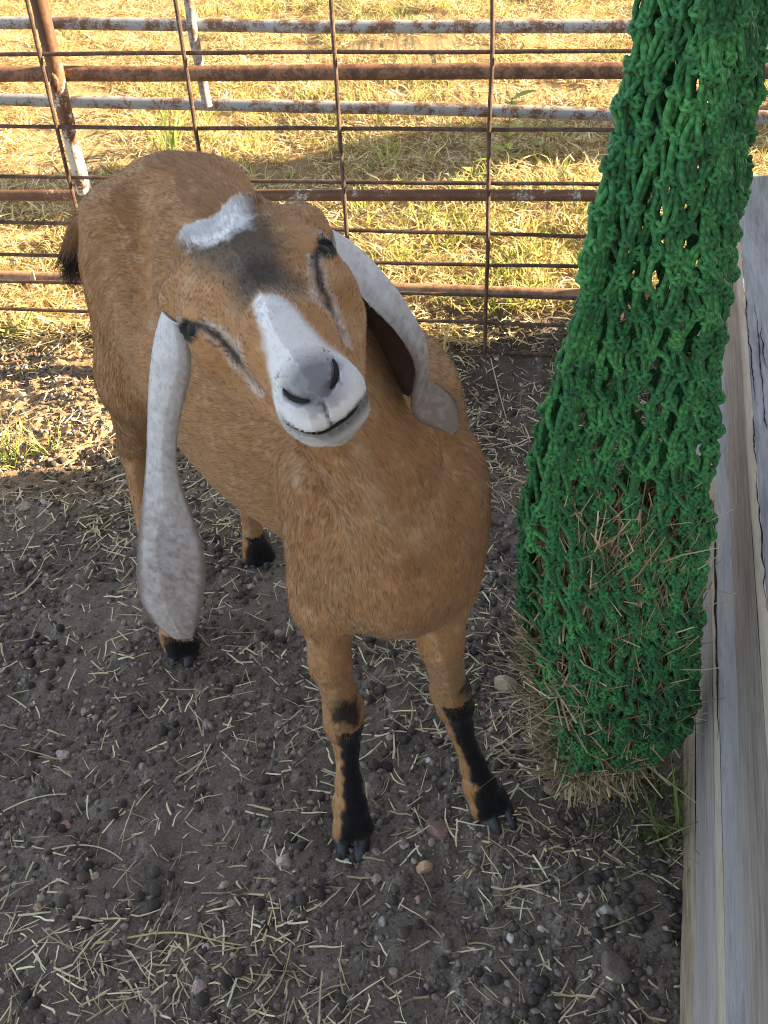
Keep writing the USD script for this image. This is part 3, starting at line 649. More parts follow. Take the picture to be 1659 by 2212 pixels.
tag(obj('ear', (V_, F_), ear_m, goat, smooth=True, color=C_), 'pale speckled ear hanging straight down')
# the ear swept back at the picture's right: front edge, ridge, hidden edge; then the tip flares out
eR = [[(728, 560), (752, 600), (790, 650), (835, 695), (875, 745), (897, 800), (890, 852), (893, 893), (915, 915), (948, 928), (972, 934)],
      [(715, 505), (755, 530), (802, 575), (850, 635), (888, 695), (915, 752), (918, 808), (925, 868), (948, 885), (966, 912), (982, 930)],
      [(745, 610), (762, 670), (785, 730), (815, 780), (850, 825), (880, 855), (905, 840), (935, 826), (968, 848), (988, 880), (990, 912)]]
dR = [[.588, .592, .598, .604, .610, .615, .622, .628, .632, .636, .640], [.612, .618, .622, .626, .630, .633, .634, .634, .636, .638, .640], [.640, .655, .664, .668, .668, .662, .650, .640, .640, .640, .641]]
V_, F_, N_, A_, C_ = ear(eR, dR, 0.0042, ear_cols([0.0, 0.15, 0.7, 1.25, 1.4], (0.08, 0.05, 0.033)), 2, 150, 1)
mid = 36 * 27 + 6
if (N_[mid] @ (EYE - V_[mid])) < 0: V_, F_, N_, A_, C_ = ear(eR, dR, 0.0042, ear_cols([0.0, 0.15, 0.7, 1.25, 1.4], (0.08, 0.05, 0.033)), 2, 150, -1)
EARS.append((V_, F_, N_, A_, C_))
tag(obj('ear', (V_, F_), ear_m, goat, smooth=True, color=C_), 'ear swept back with its grey tip curled outwards')
re_ = np.random.default_rng(8)
for k, (v, f, n, a, c) in enumerate(EARS):
    S_ = sample(v, f, 14000, re_)
    cc = np.clip(S_(c) * re_.normal(1, 0.28, 14000)[:, None], 0.01, 0.9); dk = re_.random(14000) < 0.3 * np.clip(0.75 - S_(c).mean(1), 0, 1); cc[dk] *= 0.45
    hairs('ear_fur', S_(v), unit(S_(n)), S_(a), cc, np.full(14000, 0.0032), goat, fur_mat, 0.00022, 0.12, 4, 30 + k)
eye_m = usdkit.material(stage, '/World/Looks/eye', {'p': ('principled_bsdf', {'base_color': (0.010, 0.008, 0.007), 'roughness': 0.6, 'specular_ior_level': 0.2})}, [], surface='p.BSDF')
for s in (-1, 1):
    e = trimesh.creation.icosphere(3, 0.0066); e.vertices *= [1, 1, 1]; e.apply_translation(H(s * 39, 2, -4.5)); obj('eye', e, eye_m, goat, smooth=True)
for s in (-1, 1):
    np_ = smooth_path([H(s * a_, b_ - 0.7, c_ - 0.6) for a_, b_, c_ in NOSTRIL], 9)
    v_, f_ = tube(np_[1:-1], 0.0012 * np.array([.6, .9, 1.05, 1.1, 1.1, .9, .5]), 8); obj('nostril', (v_, f_), eye_m, goat, smooth=True)
mp_ = smooth_path([H(a_, b_ - 0.9, c_) for a_, b_, c_ in MOUTH[2:8]], 24)
v_, f_ = tube(mp_, 0.0008 * np.interp(np.linspace(0, 1, 24), [0, .15, .5, .8, 1], [.3, .6, .9, 1.1, .3]), 8); obj('mouth', (v_, f_), eye_m, goat, smooth=True)
hoof_m = usdkit.material(stage, '/World/Looks/hoof', {'g': ('geometry', {}), 'n': ('noise_texture', {'scale': 90.0, 'detail': 4.0}), 'r': ('rgb_ramp', {'ramp': [(0.35, (0.010, 0.011, 0.013)), (0.7, (0.05, 0.052, 0.058))]}), 'b': ('bump', {'strength': 0.4, 'distance': 0.001}), 'p': ('principled_bsdf', {'roughness': 0.45})},
    [('g.position', 'n.vector'), ('n.fac', 'r.fac'), ('r.color', 'p.base_color'), ('n.fac', 'b.height'), ('b.normal', 'p.normal')], surface='p.BSDF')
def hoof(u, v, head, top):
    """a cloven hoof: two claws narrowing to the toe, flat below"""
    g = at(u, v, 0.0); d = unit(np.array([math.sin(head), -math.cos(head), 0])); sd = np.array([-d[1], d[0], 0]); parts = []
    zb = float(zg(g[0], g[1])) - 0.002
    for s in (-1, 1):
        prof = np.array([(-0.014, 0.007), (-0.008, 0.0105), (0.0, 0.0118), (0.010, 0.0108), (0.019, 0.007), (0.023, 0.0025)])
        rings = []
        for z, sc, sh in ((0.0, 1.0, 0.0), (0.004, 1.0, -0.0005), (0.012, 0.92, -0.004), (0.020, 0.82, -0.008), (0.025, 0.70, -0.011)):
            xs = np.r_[prof[:, 0], prof[::-1, 0]]; ys = np.r_[prof[:, 1], -prof[::-1, 1] * 0.55]
            zz = z if z < 0.02 else z
            rings.append(g + d * (xs * sc + sh)[:, None] + sd * (s * (0.0068 + ys * sc * 0.85))[:, None] + np.array([0, 0, 1.0]) * (zb + zz + 0 * xs[:, None]) - np.array([0, 0, 1.0]) * (np.clip(xs, 0, 1) * z * 14)[:, None])
        V = np.vstack(rings); parts.append(trimesh.convex.convex_hull(V))
    mm = trimesh.util.concatenate(parts)
    obj('hoof', mm, hoof_m, goat, smooth=35)
hoof(758, 1800, -0.12, 0); hoof(1068, 1748, 0.45, 0); hoof(395, 1396, -0.1, 0); hoof(560, 1200, 0.1, 0)
# ================================================================ hay net and hay
NP0, NW = np.array([0.205, 0.583, 0.0]), unit(np.array([0.955, 0.30, 0.0]))
NNR = np.array([NW[1], -NW[0], 0.0])                     # towards the viewer
def onnet(u, v):
    w = ray(u, v); return EYE + w * ((NP0 - EYE) @ NNR) / (w @ NNR)
LEFT = [(-160, 1430), (0, 1402), (200, 1365), (400, 1308), (600, 1258), (800, 1206), (900, 1180), (1000, 1152), (1100, 1140), (1200, 1137), (1300, 1143), (1400, 1154), (1500, 1172), (1600, 1196), (1670, 1216)]
RIGHT = [(-160, 1655), (0, 1642), (200, 1626), (400, 1606), (600, 1584), (800, 1556), (900, 1544), (1000, 1528), (1100, 1518), (1200, 1506), (1300, 1496), (1400, 1490), (1500, 1484), (1545, 1470), (1590, 1420), (1662, 1300)]
sL = np.linspace(0, 1, len(LEFT)); sR = np.linspace(0, 1, len(RIGHT))
LP, RP = np.array([onnet(x, y) for y, x in LEFT]), np.array([onnet(x, y) for y, x in RIGHT])
def arcpar(P):
    d = np.r_[0, np.cumsum(np.linalg.norm(np.diff(P, axis=0), axis=1))]; return d / d[-1]
aL, aR = arcpar(LP), arcpar(RP)
def rail(P, a, s): return np.stack([np.interp(s, a, P[:, k]) for k in range(3)], -1)
def thick(s): return np.interp(s, [0, 0.25, 0.5, 0.62, 0.75, 0.88, 0.96, 1.0], [0.018, 0.018, 0.022, 0.030, 0.036, 0.034, 0.020, 0.006])
def netpt(s, phi, grow=1.0):
    """a point of the bag: s down its length, phi once around (0 = right edge, front first)"""
    l, r = rail(LP, aL, s), rail(RP, aR, s)
    c, h = (l + r) / 2, (r - l) / 2
    x, y = np.cos(phi), np.sin(phi)
    x = np.sign(x) * np.abs(x) ** 0.85; y = np.sign(y) * np.abs(y) ** 0.8
    return c + h * (x * grow)[..., None] + NNR * (thick(s) * y * grow)[..., None]
rn = np.random.default_rng(21)
NCOL, NROW = 32, 34
colshift = rn.normal(0, 0.16, NCOL)
def knot_at(i, j):
    s = (j + colshift[i] + rn.normal(0, 0.09)) / NROW
    fr = ((i + 0.10 * j) / NCOL + 0.004 * math.sin(3 * i + 1.2 + 2 * s) + rn.normal(0, 0.0045)) % 1.0
    xx = 1 - 4 * fr if fr < 0.5 else 4 * fr - 3                      # even spacing across the flat of the bag
    ph = math.acos(max(-1, min(1, math.copysign(abs(xx) ** (1 / 0.85), xx))))
    phi = 0.72 * (ph if fr < 0.5 else 2 * math.pi - ph) + 0.28 * 2 * math.pi * fr
    return np.clip(s, 0, 1), phi
KS = np.array([[knot_at(i, j) for i in range(NCOL)] for j in range(NROW + 1)])
KP = netpt(KS[..., 0].ravel(), KS[..., 1].ravel()).reshape(NROW + 1, NCOL, 3) + rn.normal(0, 0.0016, (NROW + 1, NCOL, 3))
# sag the empty upper part into folds
sag = np.interp(KS[..., 0], [0, 0.5, 0.65], [1, 1, 0])
KP += NNR * (sag * 0.010 * np.sin(KS[..., 1] * 3 + 2 + KS[..., 0] * 6))[..., None]
KP[..., 2] = np.maximum(KP[..., 2], zg(KP[..., 0], KP[..., 1]) + 0.012)
net = thing('hay_net', 'green knotted rope hay net hanging beside the timber, its lower half full', 'hay net')
cord_m = usdkit.material(stage, '/World/Looks/green_cord', {
    'u': ('uvmap', {'attribute': 'st'}), 'mp': ('mapping', {'scale': (1, 1, 1)}), 'w': ('wave_texture', {'scale': 1.0, 'distortion': 1.5, 'detail': 2.0, 'detail_scale': 2.0, 'bands_direction': 'diagonal'}),
    'g': ('geometry', {}), 'n': ('noise_texture', {'scale': 45.0, 'detail': 3.0}), 'n2': ('noise_texture', {'scale': 900.0, 'detail': 2.0}),
    'r': ('rgb_ramp', {'ramp': [(0.3, (0.012, 0.092, 0.027)), (0.5, (0.024, 0.158, 0.042)), (0.7, (0.058, 0.260, 0.062))]}),
    'mx': ('math', {'math_type': 'multiply_add', 'value2': 0.5}), 'b': ('bump', {'strength': 0.8, 'distance': 0.0012}),
    'rw': ('rgb_ramp', {'ramp': [(0.0, (0.6, 0.6, 0.6)), (0.6, (1.1, 1.1, 1.1))]}), 'm': ('mix_color', {'blend_type': 'multiply', 'fac': 0.8}),
    'p': ('principled_bsdf', {'roughness': 0.55, 'specular_ior_level': 0.3, 'sheen_weight': 0.1})},
    [('u.UV', 'mp.vector'), ('mp.vector', 'w.vector'), ('g.position', 'n.vector'), ('g.position', 'n2.vector'), ('n.fac', 'r.fac'), ('w.fac', 'rw.fac'), ('r.color', 'm.a'), ('rw.color', 'm.b'), ('m.result', 'p.base_color'),
     ('n2.fac', 'mx.value1'), ('w.fac', 'mx.value3'), ('mx.value', 'b.height'), ('b.normal', 'p.normal')], surface='p.BSDF')
def tube_uv(pts, rad, n, vlen=0.004, flat=1.0):
    v, f = tube(pts, rad, n, caps=True)
    L = np.r_[0, np.cumsum(np.linalg.norm(np.diff(pts, axis=0), axis=1))]
    uv = np.stack([np.tile(np.arange(n) / n * 2.0, len(pts)), np.repeat(L / vlen, n)], -1) * 0.5
    return v, f, uv
cv, cf, cu, off = [], [], [], 0
def addcord(pts, r, n=7):
    global off
    v, f, uv = tube_uv(pts, r, n); cv.append(v); cf.append(f + off); cu.append(uv); off += len(v)
for j in range(NROW):
    for i in range(NCOL):
        a = KP[j, i]
        for k in (0, 1):
            b2 = KP[j + 1, (i - k) % NCOL]
            d = b2 - a; L = np.linalg.norm(d)
            t = np.linspace(0, 1, 7)[:, None]
            sd = unit(np.cross(d, NNR)); e = t * t * (3 - 2 * t)
            bow = rn.normal(0, 0.0018, 3)
            if k == 0:                                   # two strands side by side straight down
                for q in (-1, 1):
                    p = a + d * t + sd * q * 0.0017 * np.sin(np.pi * np.clip(t, 0.12, 0.88)) + (bow + rn.normal(0, 0.0007, 3)) * np.sin(np.pi * t)
                    addcord(p, 0.0018 * rn.uniform(0.85, 1.1))
            else:                                        # one strand slanting over to the next column
                p = a + d * (e * np.array([1, 1, 0]) + t * np.array([0, 0, 1])) + bow * 1.4 * np.sin(np.pi * t)
                addcord(p, 0.0019 * rn.uniform(0.85, 1.1))
m = usdkit.mesh(stage, path_for('cord', net), (np.vstack(cv), np.vstack(cf)), cord_m, smooth=True, uv=np.vstack(cu))
def knot_mesh(sz, seed):
    """a sheet bend: a loop over a wrapped turn, each a pair of cords"""
    r = np.random.default_rng(seed); out = []
    loop = np.array([(-.55, .15, -1.2), (-.75, .25, -.3), (-.45, .55, .55), (.1, .7, .85), (.55, .45, .45), (.7, .2, -.35), (.45, .1, -1.1)])
    wrap = np.array([(-1.0, -.1, .35), (-.75, .75, .0), (0, 1.05, -.25), (.8, .7, -.1), (.95, -.1, .25), (.3, -.6, .4), (-.6, -.5, .4), (-1.0, .15, .25)])
    tie = np.array([(.2, .2, 1.2), (.15, .75, .5), (-.2, .9, -.5), (-.1, .3, -1.3)])
    vs, fs, us, o = [], [], [], 0
    for path, rad, n in ((loop, .32, 14), (wrap, .34, 16), (tie, .36, 9)):
        p = smooth_path(path + r.normal(0, .06, path.shape), n)
        v, f, uv = tube_uv(p * sz, rad * sz, 8, 0.004); vs.append(v); fs.append(f + o); us.append(uv); o += len(v)
    return np.vstack(vs), np.vstack(fs), np.vstack(us)
KV = [knot_mesh(0.0041, 100 + k) for k in range(6)]
knots = []
for j in range(NROW + 1):
    for i in range(NCOL):
        s, phi = KS[j, i]
        e = 1e-3
        tn = unit(netpt(np.array([s]), np.array([phi + .02]))[0] - netpt(np.array([s]), np.array([phi - .02]))[0])
        up = np.array([0, 0, 1.0]); outw = unit(np.cross(tn, up)); 
        c = (rail(LP, aL, np.array([s]))[0] + rail(RP, aR, np.array([s]))[0]) / 2
        if outw @ (KP[j, i] - c) < 0: outw, tn = -outw, -tn
        a = rn.normal(0, .35); ca, sa = math.cos(a), math.sin(a)
        X = unit(np.cross(outw, up)); Rm = np.stack([X * ca + up * sa, outw, -X * sa + up * ca], 1) * rn.uniform(0.85, 1.12)
        u, v, d = prj(KP[j, i])
        vis = (0 <= u <= 1659) and (0 <= v <= 2212) and outw @ (EYE - KP[j, i]) > -0.1
        knots.append((-1 / d if vis else 1, KP[j, i], Rm, KV[rn.integers(6)]))
knots.sort(key=lambda k: k[0])
rest = []
for n_, (_, c, Rm, (v, f, uv)) in enumerate(knots):
    w = v @ Rm.T + c
    if n_ < 300: usdkit.mesh(stage, path_for('knot', net), (w, f), cord_m, smooth=True, uv=uv)
    else: rest.append((w, f, uv))
o = np.cumsum([0] + [len(r[0]) for r in rest])
rk = usdkit.mesh(stage, path_for('other_knots', net), (np.vstack([r[0] for r in rest]), np.vstack([r[1] + k for r, k in zip(rest, o)])), cord_m, smooth=True, uv=np.vstack([r[2] for r in rest]))
tag(rk, kind='stuff')

# stalks: thin bent flat straws
def stalks(n, r, centre, direction, length, width, bend=0.12, flat=0.45):
    """n bent straws as one mesh of 3-sided tubes; returns vertices, faces and per-straw index"""
    d = unit(direction); sidev = unit(np.cross(d, r.normal(0, 1, (n, 3)))); upv = np.cross(sidev, d)
    L = np.broadcast_to(length, n); W = np.broadcast_to(width, n)
    t = np.array([-0.5, -0.12, 0.2, 0.5]); k = r.normal(0, bend, (n, 4, 3)); k[:, 0] = 0
    kink = (r.random(n) < 0.4)[:, None] * r.normal(0, 0.22, (n, 3))
    P = centre[:, None] + d[:, None] * (L[:, None] * t)[..., None] + k * L[:, None, None] * 0.5
    P[:, 2] += kink * L[:, None] * 0.4; P[:, 3] += kink * L[:, None] * 1.0
    V = []
    wid = np.array([1, 1, 0.9, 0.55])
    for a in (0, 2.2, 4.1):
        V.append(P + sidev[:, None] * (np.cos(a) * W[:, None] * wid)[..., None] * 0.5 + upv[:, None] * (np.sin(a) * W[:, None] * wid)[..., None] * 0.5 * flat)
    V = np.stack(V, 2)                                # n,4,3,3
    base = np.arange(n)[:, None, None] * 12
    q = []
    for s in range(3):
        for a in range(3):
            q.append([s * 3 + a, s * 3 + (a + 1) % 3, s * 3 + 3 + (a + 1) % 3, s * 3 + 3 + a])
    q = np.array(q)[None] + base
    return V.reshape(-1, 3), q.reshape(-1, 4)
def straw_mat(name, rough=0.6, trans=0.25):
    return usdkit.material(stage, '/World/Looks/' + name, {'a': ('attribute', {'attribute': 'Col'}), 'p': ('principled_bsdf', {'roughness': rough, 'specular_ior_level': 0.3}), 't': ('translucent_bsdf', {}), 'm': ('mix_closure', {'fac': trans})},
                           [('a.color', 'p.base_color'), ('a.color', 't.color'), ('p.BSDF', 'm.closure1'), ('t.BSDF', 'm.closure2')], surface='m.closure')
straw_m = straw_mat('straw', 0.6, 0.15)
NHAY = 10000
s = 1 - rn.random(NHAY) ** 1.15 * 0.46; ph = rn.random(NHAY) * 2 * np.pi
g_ = rn.random(NHAY) ** 0.25 * 0.98
hp = netpt(s, ph, g_)
hd = np.array([0.05, 0, 1.0]) + rn.normal(0, 0.20, (NHAY, 3))
outl = (g_ > 0.80) & (s > 0.72) & ((np.cos(ph) < -0.55) | (s > 0.93))
g_ = np.where(outl, g_, g_ * 0.80); hp = netpt(s, ph, g_)
edge = outl & (np.cos(ph) < -0.2)
hd[outl] += rn.normal(0, 0.45, (outl.sum(), 3))
hd[edge] += -NW * 0.9 + np.array([0, 0, 0.25])
hp[:, 2] = np.maximum(hp[:, 2], 0.02)
hv, hf = stalks(NHAY, rn, hp, hd, rn.uniform(0.03, 0.085, NHAY), rn.uniform(0.0010, 0.0022, NHAY), 0.10)
hcol = np.array([0.52, 0.41, 0.24]) * rn.uniform(0.45, 1.35, (NHAY, 1)) + rn.normal(0, 0.015, (NHAY, 3))
hcol[rn.random(NHAY) < 0.25] *= 0.5; pl = rn.random(NHAY) < 0.18; hcol[pl] = np.array([0.62, 0.55, 0.36]) * rn.uniform(0.8, 1.1, (pl.sum(), 1))
# dense heart of the hay
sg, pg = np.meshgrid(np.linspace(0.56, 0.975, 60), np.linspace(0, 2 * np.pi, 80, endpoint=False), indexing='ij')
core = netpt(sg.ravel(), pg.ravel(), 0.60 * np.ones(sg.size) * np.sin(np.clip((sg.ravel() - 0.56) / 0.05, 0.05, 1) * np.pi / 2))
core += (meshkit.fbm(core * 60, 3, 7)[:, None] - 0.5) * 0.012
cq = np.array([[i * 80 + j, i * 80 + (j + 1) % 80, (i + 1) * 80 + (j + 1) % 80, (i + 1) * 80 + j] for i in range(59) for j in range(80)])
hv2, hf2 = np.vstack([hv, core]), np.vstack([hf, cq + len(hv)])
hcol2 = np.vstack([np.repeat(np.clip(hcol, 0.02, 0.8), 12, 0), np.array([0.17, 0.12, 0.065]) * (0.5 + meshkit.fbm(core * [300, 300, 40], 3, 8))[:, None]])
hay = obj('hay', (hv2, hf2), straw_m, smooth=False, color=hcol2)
tag(hay, 'dry brown hay packed inside the green rope net', 'hay', kind='stuff')
# ================================================================ litter on the soil
rl = np.random.default_rng(77)
def pen_points(n, r, dens=None, box=(-0.75, 0.55, 0.30, 1.62)):
    out = []
    while sum(map(len, out)) < n:
        x = r.uniform(box[0], box[1], 4000); y = r.uniform(box[2], box[3], 4000)
        ok = ((x - T0[0]) * TN[0] + (y - T0[1]) * TN[1] < -0.006) & (beyond(x, y) < 0.06)
        if dens is not None: ok &= r.random(4000) < dens(x, y)
        out.append(np.stack([x[ok], y[ok]], 1))
    return np.vstack(out)[:n]
def clump(sc, seed, lo=0.35, hi=0.65):
    return lambda x, y: 0.10 + 0.9 * sstep(meshkit.fbm(np.stack([x * sc, y * sc, 0 * x], -1), 3, seed), lo, hi)
def instancer(name, protos, pts, rots, scales, idx, label, cat):
    """scattered copies of a few prototypes, as one object"""
    p = path_for(name)
    pi = UsdGeom.PointInstancer.Define(stage, p)
    rel = pi.CreatePrototypesRel()
    for k, (mesh, mat, col, sm) in enumerate(protos):
        q = obj('piece', mesh, mat, p, smooth=sm, color=col); rel.AddTarget(q.GetPath())
    pi.CreateProtoIndicesAttr(Vt.IntArray.FromNumpy(idx.astype(np.int32)))
    pi.CreatePositionsAttr(Vt.Vec3fArray.FromNumpy(pts.astype(np.float32)))
    pi.CreateOrientationsAttr(Vt.QuathArray([Gf.Quath(float(q[0]), float(q[1]), float(q[2]), float(q[3])) for q in rots]))
    pi.CreateScalesAttr(Vt.Vec3fArray.FromNumpy(scales.astype(np.float32)))
    tag(pi, label, cat, kind='stuff')
def rquat(n, r):
    q = r.normal(0, 1, (n, 4)); return unit(q)
def zquat(a): return np.stack([np.cos(a / 2), 0 * a, 0 * a, np.sin(a / 2)], 1)
def rock(seed, sub=2, sq=(1, 0.8, 0.6), rough=0.35, facets=7):
    r = np.random.default_rng(seed); mm = trimesh.creation.icosphere(sub)
    v = mm.vertices.copy()
    for _ in range(facets):                           # flatten some sides
        d = unit(r.normal(0, 1, 3)); h = r.uniform(0.55, 0.9); o = v @ d - h
        v -= np.maximum(o, 0)[:, None] * d * 0.85
    v *= 1 + rough * (meshkit.fbm(v * 1.7 + seed, 3, seed)[:, None] - 0.5)
    return v * np.array(sq), mm.faces
def colmat(name, rough=0.85, bump=0.0008, sc=500.0, spec=0.25):
    return usdkit.material(stage, '/World/Looks/' + name, {'a': ('attribute', {'attribute': 'Col'}), 'g': ('geometry', {}), 'n': ('noise_texture', {'scale': sc, 'detail': 4.0}),
        'r': ('rgb_ramp', {'ramp': [(0.3, (0.7, 0.7, 0.7)), (0.7, (1.25, 1.25, 1.25))]}), 'm': ('mix_color', {'blend_type': 'multiply', 'fac': 1.0}), 'b': ('bump', {'strength': 0.6, 'distance': bump}),
        'p': ('principled_bsdf', {'roughness': rough, 'specular_ior_level': spec})}, [('g.position', 'n.vector'), ('n.fac', 'r.fac'), ('a.color', 'm.a'), ('r.color', 'm.b'), ('m.result', 'p.base_color'), ('n.fac', 'b.height'), ('b.normal', 'p.normal')], surface='p.BSDF')
stone_m = colmat('stone'); clod_m = colmat('soil_clod', 0.95, 0.0006, 900.0, 0.15)
# crumbs of soil and grit
NC = 30000
pt = pen_points(NC, rl, clump(9, 3, 0.25, 0.6))
sz = 0.0012 + 0.0030 * rl.random(NC) ** 2.2
z = zg(pt[:, 0], pt[:, 1])
protos = []
for k in range(6):
    v, f = rock(40 + k, 1, (1, 0.85, 0.7), 0.6, 4)
    c = [(0.135, 0.115, 0.098), (0.08, 0.067, 0.058), (0.20, 0.171, 0.147), (0.11, 0.09, 0.073), (0.26, 0.235, 0.21), (0.34, 0.27, 0.21)][k]
    protos.append(((v, f), clod_m, np.tile(c, (len(v), 1)), True))
instancer('soil_crumbs', protos, np.c_[pt, z + sz * 0.25], rquat(NC, rl), sz[:, None] * rl.uniform(0.7, 1.3, (NC, 3)), rl.choice(6, NC, p=[.3, .25, .2, .17, .05, .03]), 'dark crumbs and grit of soil all over the pen', 'soil')
# straw litter
NS = 10500
ds = lambda x, y: np.clip(0.26 + 0.7 * sstep(meshkit.fbm(np.stack([x * 7, y * 7, 0 * x], -1), 3, 15), 0.36, 0.64), 0, 1)
ps = pen_points(NS, rl, ds)
ang = rl.uniform(0, 2 * np.pi, NS); L = 0.006 + 0.026 * rl.random(NS) ** 1.5; L[rl.random(NS) < 0.05] *= 1.8
dirs = np.stack([np.cos(ang), np.sin(ang), rl.normal(0, 0.16, NS)], 1)
sv, sf = stalks(NS, rl, np.c_[ps, zg(ps[:, 0], ps[:, 1]) + 0.0022 + np.abs(dirs[:, 2]) * L * 0.4], dirs, L, rl.uniform(0.0012, 0.0024, NS), 0.035)
sc = np.array([0.76, 0.66, 0.44]) * rl.uniform(0.5, 1.3, (NS, 1)) * (1 + rl.normal(0, 0.04, (NS, 3)))
sc[rl.random(NS) < 0.2] *= [0.6, 0.55, 0.5]
tag(obj('straw_litter', (sv, sf), straw_m, smooth=False, color=np.repeat(np.clip(sc, 0.05, 0.85), 12, 0)), 'short pale bits of straw strewn over the dark soil', 'straw', kind='stuff')
# long stalks that can be told apart
def stalk(uv, r, col, label, lift=0.004, cat='straw stalk'):
    P = np.array([at(u, v) for u, v in uv]); P[:, 2] = zg(P[:, 0], P[:, 1]) + lift
    p = smooth_path(P, 5 * len(uv)) if len(uv) > 2 else np.linspace(P[0], P[1], 6)
    v, f = tube(p, r * np.linspace(1, 0.6, len(p)), 6)
    o = obj('straw_stalk', (v, f), straw_m, smooth=40, color=np.tile(col, (len(v), 1)))
    tag(o, label, cat)
PALE, GOLD, GREENISH = (0.68, 0.61, 0.43), (0.60, 0.46, 0.22), (0.58, 0.52, 0.22)
stalk([(205, 2035), (290, 2018), (380, 2012), (470, 2030), (548, 2034)], 0.0010, GREENISH, 'long yellow-green stalk curving across the soil below the goat')
stalk([(565, 1390), (650, 1445), (690, 1475)], 0.0008, PALE, 'straight pale stalk leading to the near foreleg')
stalk([(1262, 2015), (1340, 2000), (1420, 1960), (1478, 1925)], 0.0008, (0.40, 0.31, 0.21), 'brown arched stem near the bottom of the timber')
stalk([(1300, 1690), (1350, 1630), (1385, 1590)], 0.0010, GOLD, 'golden stalk sticking out under the hay net', 0.03)
stalk([(1355, 1790), (1420, 1792), (1500 - 20, 1805)], 0.0008, PALE, 'pale stalk lying beside the green tuft at the timber')
stalk([(525, 2205), (585, 2145), (625, 2040)], 0.00075, GOLD, 'golden stalk rising at the bottom edge of the soil')
stalk([(110, 1830), (185, 1815), (262, 1850)], 0.00075, PALE, 'bent pale stalk on the empty soil left of the forelegs')
stalk([(963, 745), (952, 820)], 0.0022, GOLD, 'short thick sunlit stem poking through the bottom wire', 0.02)
stalk([(1092, 930), (1130, 950), (1158, 990)], 0.00075, PALE, 'curved pale stalk between the ear tip and the hay net')
stalk([(1060, 765), (1080, 820), (1095, 870)], 0.0009, PALE, 'thin upright stalk on the dark bank below the wires')
stalk([(0, 1100 + 640), (70, 1712), (140, 1706)], 0.00075, PALE, 'thin stalk entering from the edge of the bare soil')
wisp = []
for e_ in ((62, 622), (70, 618), (78, 622), (74, 612)):
    wisp.append(tube(smooth_path([onplane(70, 583, 0.028), onplane((70 + e_[0]) / 2 + 1, 600, 0.026), onplane(*e_, 0.030)], 7), 0.0011 * np.linspace(1, .5, 7), 5))
wv, wf = join(wisp); tag(obj('straw_wisp', (wv, wf), straw_m, smooth=True, color=np.tile((0.70, 0.60, 0.40), (len(wv), 1))), 'little wisp of dry straw caught on the lowest pipe', 'straw wisp')
# droppings
CL = [(90, 1370, 10, 50), (75, 1440, 6, 40), (50, 1240, 5, 40), (210, 1230, 4, 30), (120, 1770, 3, 20), (250, 1750, 2, 18), (180, 1890, 4, 25), (160, 1965, 4, 32), (310, 1940, 3, 25), (345, 1890, 2, 20), (480, 1450, 4, 28), (520, 1290, 2, 25), (460, 1165, 3, 26),
      (480, 1225, 2, 22), (415, 1100, 2, 18), (820, 1405, 4, 24), (1040, 1390, 4, 28), (1062, 1290, 8, 45), (1080, 1215, 5, 35), (1100, 1360, 4, 26), (1060, 1425, 4, 26), (1112, 1440, 3, 24), (800, 1490, 4, 22), (880, 1575, 3, 24), (930, 1600, 2, 20), (835, 1640, 3, 22), (1120, 1640, 2, 16), (1190, 1690, 2, 18),
      (1220, 1790, 5, 38), (1400, 1850, 4, 30), (1440, 1885, 5, 30), (1460, 1955, 4, 26), (1350, 1940, 7, 40), (1400, 1995, 3, 20), (1260, 1900, 3, 26), (1150, 2030, 2, 16), (1330, 1990, 4, 28), (1440, 2040, 3, 25), (1060, 2115, 3, 25), (1165, 2135, 3, 26), (1400, 2140, 3, 25), (1130, 2190, 4, 30),
      (1205, 2190, 3, 26), (1310, 2185, 3, 26), (570, 1990, 2, 18), (690, 1700, 1, 2), (380, 1575, 4, 26), (660, 1950, 2, 14), (270, 1610, 2, 24), (590, 1385, 2, 20), (700, 1905, 2, 20), (845, 1925, 2, 16), (600, 2080, 2, 18), (230, 1000, 4, 25), (120, 1010, 2, 16), (300, 1520, 2, 16), (1010, 1500, 3, 20), (1130, 1200, 2, 20), (1060, 900, 3, 30), (1110, 850, 2, 18), (990, 2060, 2, 30), (760, 2180, 2, 20), (440, 2180, 2, 26), (60, 2170, 3, 30), (500, 2120, 2, 22), (60, 1650, 2, 20), (560, 1690, 2, 22), (640, 1790, 2, 20), (430, 1700, 2, 22), (900, 1990, 2, 24)]
dp = []
for u, v, n_, r_ in CL:
    for _ in range(n_):
        for _try in range(12):
            q = at(u + rl.normal(0, r_ * 0.6), v + rl.normal(0, r_ * 0.6))[:2]
            if all(np.hypot(*(q - p)) > 0.0115 for p in dp): break
        dp.append(q)
for q in pen_points(25, rl, clump(6, 44)): dp.append(q)
drop_m = usdkit.material(stage, '/World/Looks/dropping', {'o': ('object_info', {}), 'g': ('geometry', {}), 'n': ('noise_texture', {'scale': 350.0, 'detail': 3.0}), 'r': ('rgb_ramp', {'ramp': [(0.0, (0.040, 0.036, 0.035)), (0.5, (0.066, 0.057, 0.051)), (1.0, (0.11, 0.09, 0.072))]}),
    'b': ('bump', {'strength': 0.4, 'distance': 0.0006}), 'p': ('principled_bsdf', {'roughness': 0.92, 'specular_ior_level': 0.12})}, [('o.random', 'r.fac'), ('r.color', 'p.base_color'), ('g.position', 'n.vector'), ('n.fac', 'b.height'), ('b.normal', 'p.normal')], surface='p.BSDF')
UsdGeom.Scope.Define(stage, '/World/Looks/shapes')
DV = []
